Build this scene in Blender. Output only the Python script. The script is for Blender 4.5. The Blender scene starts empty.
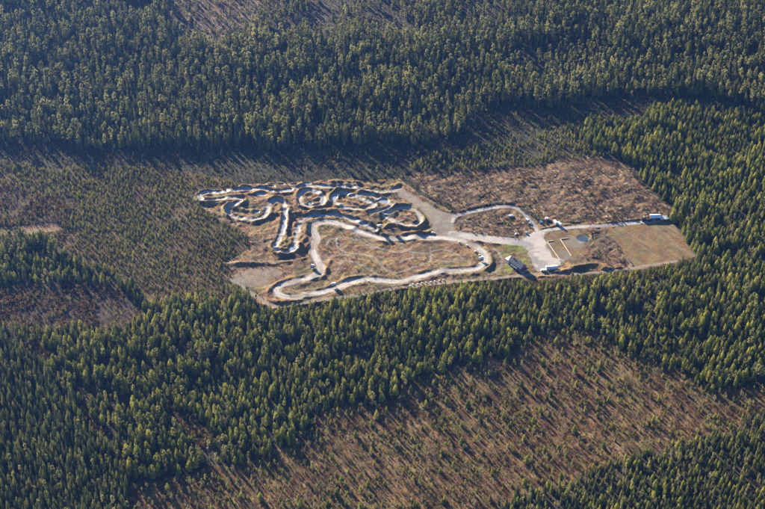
import bpy, bmesh, math, random
import numpy as np
from mathutils import Vector, Matrix

random.seed(7)
RNG = np.random.default_rng(11)
scene = bpy.context.scene
COL = scene.collection

# ---------------------------------------------------------------- camera
F_PX, CX, CY = 1657.0, 382.5, 254.5          # focal length in photo pixels
PITCH = math.radians(38.0)
CAM_H = 1074.0
cam = bpy.data.cameras.new('camera')
cam.sensor_fit = 'HORIZONTAL'
cam.angle = 2 * math.atan(CX / F_PX)
cam.clip_start = 1.0
cam.clip_end = 30000.0
cam_o = bpy.data.objects.new('camera', cam)
cam_o.location = (0, 0, CAM_H)
cam_o.rotation_euler = (math.radians(90) - PITCH, 0, 0)
COL.objects.link(cam_o)
scene.camera = cam_o

# ---------------------------------------------------------------- sky and sun
SUN_EL, SUN_AZ = math.radians(16.5), math.radians(-33.0)   # azimuth from +Y towards +X
world = bpy.data.worlds.new('World')
scene.world = world
world.use_nodes = True
wn = world.node_tree
sky = wn.nodes.new('ShaderNodeTexSky')
sky.sky_type = 'NISHITA'
sky.sun_disc = False
sky.sun_elevation = SUN_EL
sky.sun_rotation = SUN_AZ
sky.altitude = 900
sky.air_density = 0.9
sky.dust_density = 0.2
sky.ozone_density = 4.0
wn.links.new(sky.outputs[0], wn.nodes['Background'].inputs[0])
wn.nodes['Background'].inputs[1].default_value = 0.05
sun = bpy.data.lights.new('sun', 'SUN')
sun.energy = 5.0
sun.angle = math.radians(0.5)
sun.color = (1.0, 0.85, 0.63)
sun_o = bpy.data.objects.new('sun', sun)
sd = Vector((math.sin(SUN_AZ) * math.cos(SUN_EL), math.cos(SUN_AZ) * math.cos(SUN_EL), math.sin(SUN_EL)))
sun_o.rotation_euler = sd.to_track_quat('Z', 'Y').to_euler()
sun_o.location = sd * 3000 + Vector((0, 1700, 0))
COL.objects.link(sun_o)
scene.view_settings.view_transform = 'Standard'
scene.view_settings.look = 'None'
scene.view_settings.gamma = 1.0
scene.view_settings.use_curve_mapping = False
scene.view_settings.exposure = 2.3
scene.cycles.use_denoising = True
scene.cycles.max_bounces = 5
scene.cycles.diffuse_bounces = 1
scene.cycles.transmission_bounces = 4
scene.cycles.volume_bounces = 0
scene.cycles.caustics_reflective = False
scene.cycles.caustics_refractive = False

# ---------------------------------------------------------------- helpers
CP, SP = math.cos(PITCH), math.sin(PITCH)

def unproject(px, py):
    """photo position -> point on the ground plane"""
    u = (np.asarray(px, float) - CX) / F_PX
    v = -(np.asarray(py, float) - CY) / F_PX
    dy = CP + v * SP
    dz = -SP + v * CP
    t = CAM_H / -dz
    return u * t, dy * t

def project(x, y):
    dz = -CAM_H
    fwd = y * CP - dz * SP
    up = y * SP + dz * CP
    return CX + F_PX * x / fwd, CY - F_PX * up / fwd

def G(px, py):
    a, b = unproject(px, py)
    return float(a), float(b)

def world_poly(pts):
    a, b = unproject([p[0] for p in pts], [p[1] for p in pts])
    return np.stack([a, b], 1)

def _hash(ix, iy, seed):
    n = (ix.astype(np.int64) * 374761393 + iy.astype(np.int64) * 668265263 + seed * 1442695041) & 0x7fffffff
    n = ((n ^ (n >> 13)) * 1274126177) & 0x7fffffff
    n = ((n ^ (n >> 16)) * 2246822519) & 0x7fffffff
    return (n & 0xffffff) / float(0xffffff)

def vnoise(x, y, scale, seed=0):
    x = x / scale; y = y / scale
    ix = np.floor(x); iy = np.floor(y)
    fx = x - ix; fy = y - iy
    fx = fx * fx * (3 - 2 * fx); fy = fy * fy * (3 - 2 * fy)
    a = _hash(ix, iy, seed); b = _hash(ix + 1, iy, seed)
    c = _hash(ix, iy + 1, seed); d = _hash(ix + 1, iy + 1, seed)
    return (a + (b - a) * fx) * (1 - fy) + (c + (d - c) * fx) * fy

def fbm(x, y, scale, seed=0, octaves=3):
    s = 0; amp = 1; tot = 0
    for k in range(octaves):
        s = s + amp * vnoise(x + 31.7 * k, y - 17.3 * k, scale / 2 ** k, seed + k)
        tot += amp; amp *= 0.5
    return s / tot

def sstep(a, b, x):
    t = np.clip((x - a) / (b - a), 0, 1)
    return t * t * (3 - 2 * t)

def inside(poly, x, y):
    r = np.zeros(x.shape, bool)
    n = len(poly)
    for i in range(n):
        x0, y0 = poly[i]; x1, y1 = poly[(i + 1) % n]
        if y0 == y1:
            continue
        c = ((y0 > y) != (y1 > y)) & (x < (x1 - x0) * (y - y0) / (y1 - y0) + x0)
        r ^= c
    return r

def spline(pts, closed=False, step=2.5):
    """Catmull-Rom through ground points, resampled evenly"""
    P = np.asarray(pts, float)
    n = len(P)
    out = []
    rng = range(n if closed else n - 1)
    for i in rng:
        if closed:
            p0, p1, p2, p3 = P[(i - 1) % n], P[i], P[(i + 1) % n], P[(i + 2) % n]
        else:
            p0, p1, p2, p3 = P[max(i - 1, 0)], P[i], P[i + 1], P[min(i + 2, n - 1)]
        for t in np.linspace(0, 1, 12, endpoint=False):
            out.append(0.5 * ((2 * p1) + (-p0 + p2) * t + (2 * p0 - 5 * p1 + 4 * p2 - p3) * t * t + (-p0 + 3 * p1 - 3 * p2 + p3) * t ** 3))
    out.append(P[0] if closed else P[-1])
    out = np.array(out)
    seg = np.hypot(*(out[1:] - out[:-1]).T)
    s = np.concatenate([[0], np.cumsum(seg)])
    m = max(int(s[-1] / step), 2)
    q = np.linspace(0, s[-1], m + 1)
    return np.stack([np.interp(q, s, out[:, 0]), np.interp(q, s, out[:, 1])], 1)

def tag(o, label=None, category=None, group=None, kind=None):
    if label: o['label'] = label
    if category: o['category'] = category
    if group: o['group'] = group
    if kind: o['kind'] = kind
    return o

# ---------------------------------------------------------------- materials
def new_mat(name):
    m = bpy.data.materials.new(name)
    m.use_nodes = True
    m.node_tree.nodes.clear()
    return m, m.node_tree.nodes, m.node_tree.links

def simple_mat(name, color, rough=0.7, metallic=0.0, vary=0.12, scale=3.0):
    m, N, L = new_mat(name)
    out = N.new('ShaderNodeOutputMaterial'); b = N.new('ShaderNodeBsdfPrincipled')
    tc = N.new('ShaderNodeTexCoord'); nz = N.new('ShaderNodeTexNoise'); nz.inputs['Scale'].default_value = scale
    nz.inputs['Detail'].default_value = 4
    mr = N.new('ShaderNodeMapRange'); mr.inputs['To Min'].default_value = 1 - vary; mr.inputs['To Max'].default_value = 1 + vary
    mx = N.new('ShaderNodeVectorMath'); mx.operation = 'SCALE'; mx.inputs[0].default_value = color
    L.new(tc.outputs['Object'], nz.inputs['Vector']); L.new(nz.outputs['Fac'], mr.inputs['Value'])
    L.new(mr.outputs[0], mx.inputs['Scale']); L.new(mx.outputs[0], b.inputs['Base Color'])
    b.inputs['Roughness'].default_value = rough; b.inputs['Metallic'].default_value = metallic
    L.new(b.outputs[0], out.inputs[0])
    return m

def foliage_mat(name, stops, transl=0.35):
    """needles or leaves: colour differs from tree to tree, some light passes through"""
    m, N, L = new_mat(name)
    out = N.new('ShaderNodeOutputMaterial')
    oi = N.new('ShaderNodeObjectInfo'); cr = N.new('ShaderNodeValToRGB')
    e = cr.color_ramp.elements
    while len(e) < len(stops): e.new(0.5)
    for k, (p, c) in enumerate(stops):
        e[k].position = p; e[k].color = (*c, 1)
    L.new(oi.outputs['Random'], cr.inputs[0])
    geo = N.new('ShaderNodeNewGeometry'); nz = N.new('ShaderNodeTexNoise'); nz.inputs['Scale'].default_value = 0.9
    L.new(geo.outputs['Position'], nz.inputs['Vector'])
    mr = N.new('ShaderNodeMapRange'); mr.inputs['From Min'].default_value = 0.3; mr.inputs['From Max'].default_value = 0.7
    mr.inputs['To Min'].default_value = 0.65; mr.inputs['To Max'].default_value = 1.35
    L.new(nz.outputs['Fac'], mr.inputs['Value'])
    sc_ = N.new('ShaderNodeVectorMath'); sc_.operation = 'SCALE'
    # whole stands drift between yellower and deeper green
    n2 = N.new('ShaderNodeTexNoise'); n2.inputs['Scale'].default_value = 0.012; n2.inputs['Detail'].default_value = 3
    L.new(geo.outputs['Position'], n2.inputs['Vector'])
    m2 = N.new('ShaderNodeMapRange'); m2.inputs['From Min'].default_value = 0.3; m2.inputs['From Max'].default_value = 0.7
    m2.inputs['To Min'].default_value = 0.78; m2.inputs['To Max'].default_value = 1.22
    L.new(n2.outputs['Fac'], m2.inputs['Value'])
    mm = N.new('ShaderNodeMath'); mm.operation = 'MULTIPLY'
    L.new(mr.outputs[0], mm.inputs[0]); L.new(m2.outputs[0], mm.inputs[1])
    L.new(cr.outputs[0], sc_.inputs[0]); L.new(mm.outputs[0], sc_.inputs['Scale'])
    d = N.new('ShaderNodeBsdfDiffuse'); t = N.new('ShaderNodeBsdfTranslucent'); mix = N.new('ShaderNodeMixShader')
    L.new(sc_.outputs[0], d.inputs[0]); L.new(sc_.outputs[0], t.inputs[0])
    mix.inputs[0].default_value = transl
    L.new(d.outputs[0], mix.inputs[1]); L.new(t.outputs[0], mix.inputs[2]); L.new(mix.outputs[0], out.inputs[0])
    return m

M = {}
M['spruce'] = foliage_mat('spruce_needles', [(0.0, (0.050, 0.066, 0.030)), (0.4, (0.095, 0.110, 0.038)), (0.75, (0.160, 0.166, 0.050)), (1.0, (0.240, 0.220, 0.070))], 0.2)
M['leafy'] = foliage_mat('young_pine_needles', [(0.0, (0.085, 0.104, 0.036)), (0.35, (0.175, 0.190, 0.042)), (0.75, (0.270, 0.266, 0.046)), (1.0, (0.350, 0.315, 0.070))], 0.2)
M['young'] = foliage_mat('young_spruce_needles', [(0.0, (0.130, 0.140, 0.040)), (0.5, (0.225, 0.216, 0.050)), (1.0, (0.305, 0.270, 0.075))], 0.2)
M['pine'] = foliage_mat('pine_needles', [(0.0, (0.150, 0.162, 0.060)), (0.5, (0.275, 0.270, 0.090)), (1.0, (0.400, 0.365, 0.140))], 0.25)
M['birch'] = foliage_mat('birch_leaves', [(0.0, (0.210, 0.180, 0.075)), (0.45, (0.290, 0.265, 0.085)), (0.8, (0.330, 0.290, 0.110)), (1.0, (0.290, 0.225, 0.165))], 0.4)
M['scrub'] = foliage_mat('scrub_twigs', [(0.0, (0.110, 0.062, 0.032)), (0.35, (0.180, 0.102, 0.048)), (0.7, (0.140, 0.112, 0.032)), (1.0, (0.250, 0.145, 0.065))], 0.3)
M['slash'] = foliage_mat('slash_wood', [(0.0, (0.090, 0.060, 0.036)), (0.5, (0.260, 0.170, 0.090)), (0.72, (0.400, 0.285, 0.160)), (1.0, (0.680, 0.560, 0.400))], 0.0)
M['bark'] = simple_mat('spruce_bark', (0.11, 0.075, 0.05), 0.9)
M['pine_bark'] = simple_mat('pine_bark', (0.20, 0.11, 0.06), 0.9)
M['birch_bark'] = simple_mat('birch_bark', (0.45, 0.42, 0.38), 0.8)

def ground_mat():
    m, N, L = new_mat('ground_soil')
    out = N.new('ShaderNodeOutputMaterial'); b = N.new('ShaderNodeBsdfPrincipled')
    a = N.new('ShaderNodeAttribute'); a.attribute_name = 'base_colour'
    r = N.new('ShaderNodeAttribute'); r.attribute_name = 'coarse'
    wet = N.new('ShaderNodeAttribute'); wet.attribute_name = 'wet'
    geo = N.new('ShaderNodeNewGeometry')
    def noise(scale, detail, rough=0.6, vec=None):
        n = N.new('ShaderNodeTexNoise'); n.inputs['Scale'].default_value = scale; n.inputs['Detail'].default_value = detail
        n.inputs['Roughness'].default_value = rough
        L.new(vec or geo.outputs['Position'], n.inputs['Vector'])
        return n
    # tussocks and litter: strong mottling where the ground is coarse, faint on packed sand
    n1 = noise(0.55, 5, 0.7); n2 = noise(0.09, 4, 0.6)
    mp = N.new('ShaderNodeMapping'); mp.inputs['Rotation'].default_value = (0, 0, math.radians(-34)); mp.inputs['Scale'].default_value = (0.5, 0.06, 0.5)
    L.new(geo.outputs['Position'], mp.inputs['Vector'])
    n3 = noise(1.0, 3, 0.5, mp.outputs[0])
    def math_(op, x, y):
        k = N.new('ShaderNodeMath'); k.operation = op
        for i, v in enumerate((x, y)):
            if isinstance(v, (int, float)): k.inputs[i].default_value = v
            else: L.new(v, k.inputs[i])
        return k.outputs[0]
    c1 = math_('SUBTRACT', n1.outputs['Fac'], 0.5); c2 = math_('SUBTRACT', n2.outputs['Fac'], 0.5); c3 = math_('SUBTRACT', n3.outputs['Fac'], 0.5)
    s = math_('ADD', math_('MULTIPLY', c1, 2.6), math_('MULTIPLY', c2, 1.4))
    amt = math_('MULTIPLY_ADD', r.outputs['Fac'], 0.95); N[-1].inputs[2].default_value = 0.12
    fac = math_('ADD', math_('MULTIPLY', s, amt), 1.0)
    fac = math_('MAXIMUM', fac, 0.25)
    sc_ = N.new('ShaderNodeVectorMath'); sc_.operation = 'SCALE'
    L.new(a.outputs['Color'], sc_.inputs[0]); L.new(fac, sc_.inputs['Scale'])
    # a drift of hue: ochre grass against grey litter
    hs = N.new('ShaderNodeHueSaturation'); hs.inputs['Value'].default_value = 1.0
    L.new(sc_.outputs[0], hs.inputs['Color'])
    L.new(math_('ADD', math_('MULTIPLY', c2, 0.14), 0.5), hs.inputs['Hue'])
    n4 = noise(0.22, 3)
    L.new(math_('ADD', math_('MULTIPLY', math_('SUBTRACT', n4.outputs['Fac'], 0.5), 1.6), 1.0), hs.inputs['Saturation'])
    L.new(hs.outputs[0], b.inputs['Base Color'])
    rg = N.new('ShaderNodeMapRange'); rg.inputs['To Min'].default_value = 0.95; rg.inputs['To Max'].default_value = 0.38
    L.new(wet.outputs['Fac'], rg.inputs['Value']); L.new(rg.outputs[0], b.inputs['Roughness'])
    b.inputs['Specular IOR Level'].default_value = 0.3
    bump = N.new('ShaderNodeBump'); bump.inputs['Distance'].default_value = 1.0
    L.new(math_('MULTIPLY', r.outputs['Fac'], 0.55), bump.inputs['Strength'])
    n5 = noise(0.8, 4, 0.65)
    L.new(n5.outputs['Fac'], bump.inputs['Height']); L.new(bump.outputs[0], b.inputs['Normal'])
    L.new(b.outputs[0], out.inputs[0])
    return m
M['ground'] = ground_mat()

def water_mat(name, colour):
    m, N, L = new_mat(name)
    out = N.new('ShaderNodeOutputMaterial'); b = N.new('ShaderNodeBsdfPrincipled')
    b.inputs['Base Color'].default_value = (*colour, 1); b.inputs['Roughness'].default_value = 0.12
    b.inputs['IOR'].default_value = 1.33; b.inputs['Specular IOR Level'].default_value = 1.0
    geo = N.new('ShaderNodeNewGeometry'); nz = N.new('ShaderNodeTexNoise'); nz.inputs['Scale'].default_value = 1.2
    bp = N.new('ShaderNodeBump'); bp.inputs['Strength'].default_value = 0.06
    L.new(geo.outputs['Position'], nz.inputs['Vector']); L.new(nz.outputs['Fac'], bp.inputs['Height']); L.new(bp.outputs[0], b.inputs['Normal'])
    L.new(b.outputs[0], out.inputs[0])
    return m
M['water'] = water_mat('still_water', (0.26, 0.30, 0.35))
M['pond'] = water_mat('pond_water', (0.055, 0.075, 0.095))

# ---------------------------------------------------------------- land cover (traced on the ground)
FRONT = [(-400, 149), (0, 147), (260, 147), (400, 145), (440, 138), (470, 122), (505, 104), (590, 101), (640, 99), (700, 98), (765, 114), (1165, 130)]
(FAR, STRIP, PLANT_L, PLANT_R, BELT, DARK, SCRUB, SITE, SLASH, CUT, PLANT_B, SPARSE, MIDYOUNG, STRIPES, PALE) = range(15)
ZONES = [
    (STRIP, FRONT + [(1165, 900), (-400, 900)]),
    (PLANT_L, [(-400, 168), (60, 165), (200, 172), (240, 180), (200, 190), (195, 203), (222, 222), (246, 236), (251, 250), (226, 265), (229, 277), (236, 284), (262, 305), (150, 312), (140, 296), (100, 270), (60, 238), (-400, 232)]),
    (SCRUB, [(-400, 188), (20, 186), (65, 200), (65, 225), (50, 233), (-400, 236)]),
    (PALE, [(-400, 227), (0, 227), (40, 224), (62, 221), (60, 229), (30, 234), (-400, 236)]),
    (MIDYOUNG, [(425, 153), (520, 141), (600, 116), (605, 165), (560, 163), (480, 173), (420, 177), (398, 170)]),
    (PLANT_R, [(590, 120), (640, 113), (700, 109), (765, 119), (1165, 130), (1165, 260), (700, 262), (697, 250), (680, 225), (676, 210), (668, 200), (650, 178), (628, 166), (600, 157), (582, 140)]),
    (BELT, [(-400, 236), (0, 236), (50, 238), (100, 268), (140, 295), (150, 306), (225, 290), (262, 290), (290, 296), (340, 290), (400, 280), (450, 276), (500, 272), (560, 270), (610, 264), (660, 256), (680, 250), (672, 225), (672, 205), (700, 203), (1165, 190), (1165, 396), (765, 390), (700, 386), (660, 365), (600, 336), (570, 331), (540, 342), (480, 365), (420, 385), (380, 400), (330, 415), (300, 440), (270, 455), (230, 470), (180, 472), (110, 480), (85, 455), (55, 405), (12, 350), (-400, 345)]),
    (SCRUB, [(-400, 292), (0, 289), (60, 279), (110, 290), (138, 305), (140, 317), (60, 329), (-400, 334)]),
    (DARK, [(-400, 340), (20, 336), (32, 348), (55, 385), (80, 412), (100, 440), (125, 475), (130, 900), (-400, 900)]),
    (SCRUB, [(24, 342), (42, 339), (52, 354), (46, 364), (34, 354)]),
    (SCRUB, [(72, 392), (84, 396), (104, 420), (116, 438), (120, 452), (108, 450), (94, 430), (78, 410)]),
    (SCRUB, [(163, 407), (198, 411), (220, 446), (200, 460), (174, 434)]),
    (SCRUB, [(75, 390), (112, 396), (120, 404), (95, 402)]),
    (CUT, [(130, 900), (128, 485), (140, 477), (190, 474), (240, 462), (280, 442), (300, 427), (335, 411), (385, 398), (425, 383), (485, 363), (545, 340), (572, 331), (600, 336), (660, 366), (700, 387), (765, 392), (1165, 400), (1165, 900)]),
    (PLANT_B, [(1165, 400), (761, 415), (700, 440), (672, 450), (616, 468), (580, 480), (505, 497), (490, 520), (470, 900), (1165, 900)]),
    (SITE, [(196, 192), (235, 185), (262, 182), (345, 179), (398, 180), (424, 200), (455, 213), (510, 203), (540, 226), (600, 222), (640, 218), (672, 219), (697, 257), (660, 266), (610, 274), (560, 279), (500, 281), (450, 285), (400, 290), (340, 299), (290, 307), (276, 311), (262, 304), (232, 282), (226, 265), (250, 250), (245, 236), (222, 222), (196, 203)]),
    (SLASH, [(398, 180), (420, 177), (480, 173), (530, 169), (560, 164), (600, 160), (632, 168), (655, 188), (672, 206), (677, 216), (640, 218), (600, 223), (540, 227), (510, 203), (455, 213), (424, 200)]),
    (SLASH, [(458, 217), (497, 210), (510, 210), (520, 214), (528, 224), (532, 230), (520, 238), (497, 236), (462, 231)]),
    (SLASH, [(590, 230), (602, 230), (632, 266), (610, 270), (600, 262), (588, 262), (580, 250), (592, 240)]),
    (STRIPES, [(160, -40), (275, -40), (262, 28), (238, 45), (188, 45), (165, 22)]),
    (SPARSE, [(275, -40), (515, -40), (500, 20), (430, 38), (380, 42), (300, 34), (264, 24)]),
    (SPARSE, [(508, 62), (530, 46), (565, 40), (600, 50), (606, 68), (580, 80), (535, 80)]),
]

def zone_at(x, y):
    """land cover; the edges of the stands wander by some metres, those of the site hardly"""
    n1 = fbm(x, y, 42, 201) - 0.5; n2 = fbm(x, y, 42, 207) - 0.5
    loose = project(x + n1 * 34, y + n2 * 44); tight = project(x + n1 * 8, y + n2 * 12); mid = project(x + n1 * 34, y + n2 * 36)
    z = np.zeros(x.shape, np.int8)
    for zid, poly in ZONES:
        px, py = tight if zid in (SITE, PALE) else (mid if zid == SLASH else loose)
        P = np.array(poly, float)
        sel = (px >= P[:, 0].min()) & (px <= P[:, 0].max()) & (py >= P[:, 1].min()) & (py <= P[:, 1].max())
        if not sel.any(): continue
        hit = inside(P, px[sel], py[sel])
        idx = np.flatnonzero(sel)[hit]
        z.flat[idx] = zid
    return z

# ---------------------------------------------------------------- tracks, roads, banks (photo pixels on the ground)
WET_TRACKS = [
    dict(p=[(262, 189), (252, 189.5), (245, 189.2), (235, 190.8), (219, 192.6), (208, 192.6), (201, 194.6), (199, 197.8), (204, 200.8), (212, 200.9), (222, 199.8), (231, 198.6), (240, 198.8), (242, 201), (236.5, 204.4), (230, 207.8), (227.8, 211.4), (231.3, 216.3), (242.3, 219.7), (254.6, 220.1), (263, 217.6), (267, 212.8), (268, 207), (271, 203), (277, 200.6), (282, 202.8), (285, 208), (285, 216.3), (283.5, 227), (280, 238), (277, 244), (275.5, 248), (278.5, 252), (285.7, 253.6), (292.3, 251), (295, 246), (295.6, 240), (297.4, 234), (298, 228), (301, 222), (307, 218), (316, 216), (325, 215.6), (334, 215), (345, 218), (358, 222.5), (368, 227), (375, 231)], w=5.3, b=1.6, closed=False),
    dict(p=[(299.7, 199), (302.3, 193), (311.4, 190.4), (319.5, 193.8), (324, 200), (320.6, 205), (311.4, 206.6), (302, 205)], w=5.0, b=1.5, closed=True),
    dict(p=[(334, 202.5), (334, 196), (341, 193), (352, 195.5), (364, 200), (374, 204.6), (370, 208), (358, 209.4), (345, 208)], w=5.0, b=1.5, closed=True),
    dict(p=[(384, 216), (392, 220.5), (401, 224.3), (412, 226), (420.5, 221.5), (416, 211.5), (408, 208.5), (398, 209.5), (391, 212)], w=5.0, b=1.5, closed=True),
    dict(p=[(262, 189), (276, 192), (290, 190.5), (304, 187), (320, 186.5), (335, 188), (350, 187.5), (365, 190.5), (380, 192.5), (392, 191), (400, 189)], w=4.8, b=1.2, closed=False),
    dict(p=[(352, 197), (366, 194.5), (378, 199), (386, 202), (392, 206), (383, 210.5), (372, 213)], w=4.8, b=1.4, closed=False),
]
DRY_TRACK = dict(p=[(316.6, 238.8), (313.4, 247), (314, 253), (316.6, 260), (320.5, 268), (319.8, 273.6), (313.6, 277), (303.3, 280), (288.6, 283.2), (278.3, 287.6), (276.4, 292), (283, 296), (293, 297.2), (306.3, 295.2), (319.5, 293), (330, 290.6), (341, 286.5), (352.8, 282), (370, 279.8), (387, 281.6), (401.2, 281.8), (418.3, 277.2), (438.2, 272.8), (458, 271.2), (475, 269.6), (484.6, 263.6), (483.8, 254.2), (475.8, 247), (463.8, 241.2), (449.6, 238.8), (429.7, 238), (407, 239), (387, 239.4), (372.7, 236.4), (358.5, 232), (347, 227.2), (336, 223.6), (324, 222.6), (315, 225), (312.6, 230)], w=8.6, b=0.9, closed=True)
ROADS = [
    dict(p=[(452, 234), (462, 235.5), (476, 237.3), (494.5, 239.6), (512, 241.4), (525, 243)], w=11.5, n='gravel_road', l='wide pale gravel road from the track junction to the yard'),
    dict(p=[(452, 222), (456, 216.6), (467, 213.4), (482, 210), (497, 207.6), (510, 207.2), (520.5, 211), (530, 220.5), (537, 230)], w=5.0, n='gravel_road', l='narrow light road curving round the scrub behind the parked vehicles'),
    dict(p=[(536, 235), (544, 231), (553, 229.6), (563.4, 228.6), (577, 227.3), (600, 225.8), (622, 223.6), (641, 221.6), (660, 219.8)], w=5.5, n='gravel_road', l='pale gravel road along the top of the brown field'),
    dict(p=[(232, 280), (243, 287), (254, 295), (266, 302), (278, 306.6), (294, 304), (320, 300.6), (345, 297.6), (372, 293), (409.7, 286.6), (444, 282.6), (486.5, 279.8), (518, 276.6), (540, 275), (566, 275), (600, 272.5), (633, 268.2), (651.6, 265), (676, 261)], w=4.0, n='dirt_road', l='sandy track running along the forest edge below the circuit'),
    dict(p=[(486.9, 276.2), (495, 272.8), (500.6, 267.3), (502, 260.4), (499.3, 253.5), (493.8, 248.7)], w=2.2, n='footpath', l='thin pale path curving round the outside of the hairpin'),
    dict(p=[(337, 237), (337.5, 247), (347, 253.3), (364, 255), (375.5, 259), (381, 266), (388, 271), (398, 273), (412, 268), (428, 263), (431, 257), (430, 248)], w=1.8, n='footpath', l='thin trail winding over the brown infield of the circuit'),
    dict(p=[(324, 262), (333, 257), (347, 255.5), (356, 254.6)], w=1.6, n='footpath', l='short trail crossing the left of the brown infield'),
    dict(p=[(352, 234), (364, 240), (376, 247), (392, 252), (405, 252), (412, 247)], w=1.6, n='footpath', l='faint trail below the upper lane of the circuit'),
    dict(p=[(326, 246), (331, 240), (344, 238), (358, 241), (372, 247), (384, 250)], w=1.6, n='footpath', l='faint trail along the top of the brown infield'),
    dict(p=[(330, 278), (338, 270), (341, 262), (352, 262), (366, 268), (378, 275)], w=1.5, n='footpath', l='faint rut across the lower left infield'),
    dict(p=[(398, 245), (410, 252), (424, 254), (440, 250), (456, 254), (466, 262)], w=1.5, n='footpath', l='faint rut across the right of the infield'),
    dict(p=[(400, 262), (415, 258), (430, 259), (448, 262), (462, 259)], w=1.4, n='footpath', l='faint rut through the middle of the right infield'),
    dict(p=[(528, 257), (533, 256), (538, 252)], w=2.2, n='footpath', l='short light path from the clubhouse to the yard'),
    dict(p=[(234, 281), (246, 290), (252, 299), (256, 307), (261, 318)], w=1.8, n='footpath', l='thin trail entering the forest below the bare sand patch'),
]
YARDS = [
    dict(p=[(519, 241), (532, 234), (541, 230), (546, 233), (543, 239), (547, 247), (553, 256), (563, 261), (560, 266), (545, 268), (537, 270.5), (532, 262), (528, 252)], n='gravel_yard', l='bright worn gravel yard beside the clubhouse', c='yard'),
    dict(p=[(397, 188), (404, 189), (424, 202), (438, 210.8), (452, 215.5), (456, 219), (452.5, 226), (455.3, 231), (459.5, 235), (450, 238), (436, 236), (433, 229), (428, 219), (414, 205), (401, 196)], n='gravel_yard', l='broad grey gravel apron sloping down to the track junction', c='yard'),
    dict(p=[(608, 228), (633, 224.6), (672.8, 221.4), (675.4, 228.6), (696.6, 257), (667.5, 262.5), (634.3, 267), (619.8, 247)], n='parking_field', l='large flat brown field beside the conifers', c='field'),
    dict(p=[(541, 238), (551, 232), (576, 230), (578, 240), (586, 250), (578, 258), (563, 261), (553, 256), (546, 246)], n='parking_field', l='brown parking ground with two rows of pale barriers', c='field'),
    dict(p=[(235, 279), (246, 270), (272, 267), (284, 272), (272, 284), (258, 288), (245, 286)], n='sand_patch', l='bare sandy patch at the lower left corner of the site', c='sand'),
    dict(p=[(495, 244.5), (510, 244.5), (523, 246), (531, 252), (536, 266), (532, 272), (505, 273), (503, 262), (500, 252)], n='lawn', l='green and ochre grass round the clubhouse', c='grass'),
]
# earth banks: crest line, height, half width
BANKS = [
    ([(262, 304.5), (278, 309), (296, 306), (320, 303), (345, 300), (372, 295.4), (409.7, 288.8), (444, 284.8), (486.5, 281.8), (518, 279)], 2.6, 3.2),
    ([(539.6, 276.6), (553, 274), (566, 271), (580, 267.5), (592.6, 264.8), (600.6, 266.2), (608, 270), (620, 269.5)], 3.2, 3.2),
    ([(478, 241.4), (494, 243), (510, 244.6), (521, 246)], 1.7, 2.6),
    ([(404, 186.5), (414, 193), (426, 200), (440, 208.5), (455, 212.2), (470, 208.4), (484, 205.6), (497, 203.6), (510, 203.4), (518, 206)], 2.4, 3.0),
    ([(604, 229.5), (612, 239), (620, 249.5), (628, 260), (633, 266)], 1.6, 2.2),
    ([(600, 223.6), (622, 221.4), (641, 219.2)], 1.4, 2.2),
    ([(222, 265), (232, 264.6), (246, 264.4), (260, 263.6), (274, 264)], 3.0, 3.4),
    ([(277, 263.6), (291, 262.6), (304, 259.5)], 1.8, 2.4),
    ([(405, 234.4), (417, 233.6), (430, 232.4)], 2.6, 2.8),
    ([(276, 213.4), (289, 214.6), (305, 213.4), (318, 212.4), (328.4, 210.4), (336, 211)], 3.6, 3.4),
    ([(375, 213), (387, 208.6), (396, 206), (407, 204.6)], 3.4, 3.2),
    ([(380, 231), (386, 227), (392, 224.4), (398, 226.6), (405, 228.8), (414, 229.6)], 2.2, 2.6),
    ([(330, 183), (345, 182), (360, 184), (374, 187), (388, 187.6), (400, 184.6)], 2.6, 3.0),
    ([(288, 213), (287.5, 222), (287, 231), (286, 240), (285, 247)], 2.8, 2.4),
    ([(305, 224), (306, 232), (305, 240), (301, 246)], 2.6, 2.8),
    ([(243, 195.6), (252, 194), (262, 192.6), (272, 195)], 2.4, 2.6),
    ([(237, 209.6), (248, 211.6), (258, 211)], 3.0, 2.6),
    ([(345, 200.4), (353, 203.6), (362, 206)], 2.2, 2.2),
    ([(308, 198.6), (314, 199.6), (318, 198)], 1.8, 2.2),
    ([(396, 214), (404, 218.5), (411, 221.5)], 2.4, 2.2),
    ([(356, 217.2), (364, 220.4), (371, 224)], 2.4, 2.4),
    ([(322, 274), (328, 268.5), (330, 262)], 2.4, 2.6),
    ([(268, 289.5), (268, 296), (274, 301), (286, 303), (300, 301.2)], 2.8, 2.8),
    ([(490, 256), (492.5, 262), (490, 268), (483, 273), (472, 275)], 1.8, 2.4),
    ([(346, 184), (352, 188), (364, 192)], 2.0, 2.4),
    ([(540, 230.5), (556, 226), (570, 224.8)], 0.9, 2.0),
    ([(200, 204.6), (214, 204.8), (226, 203)], 2.4, 2.4),
]
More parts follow.
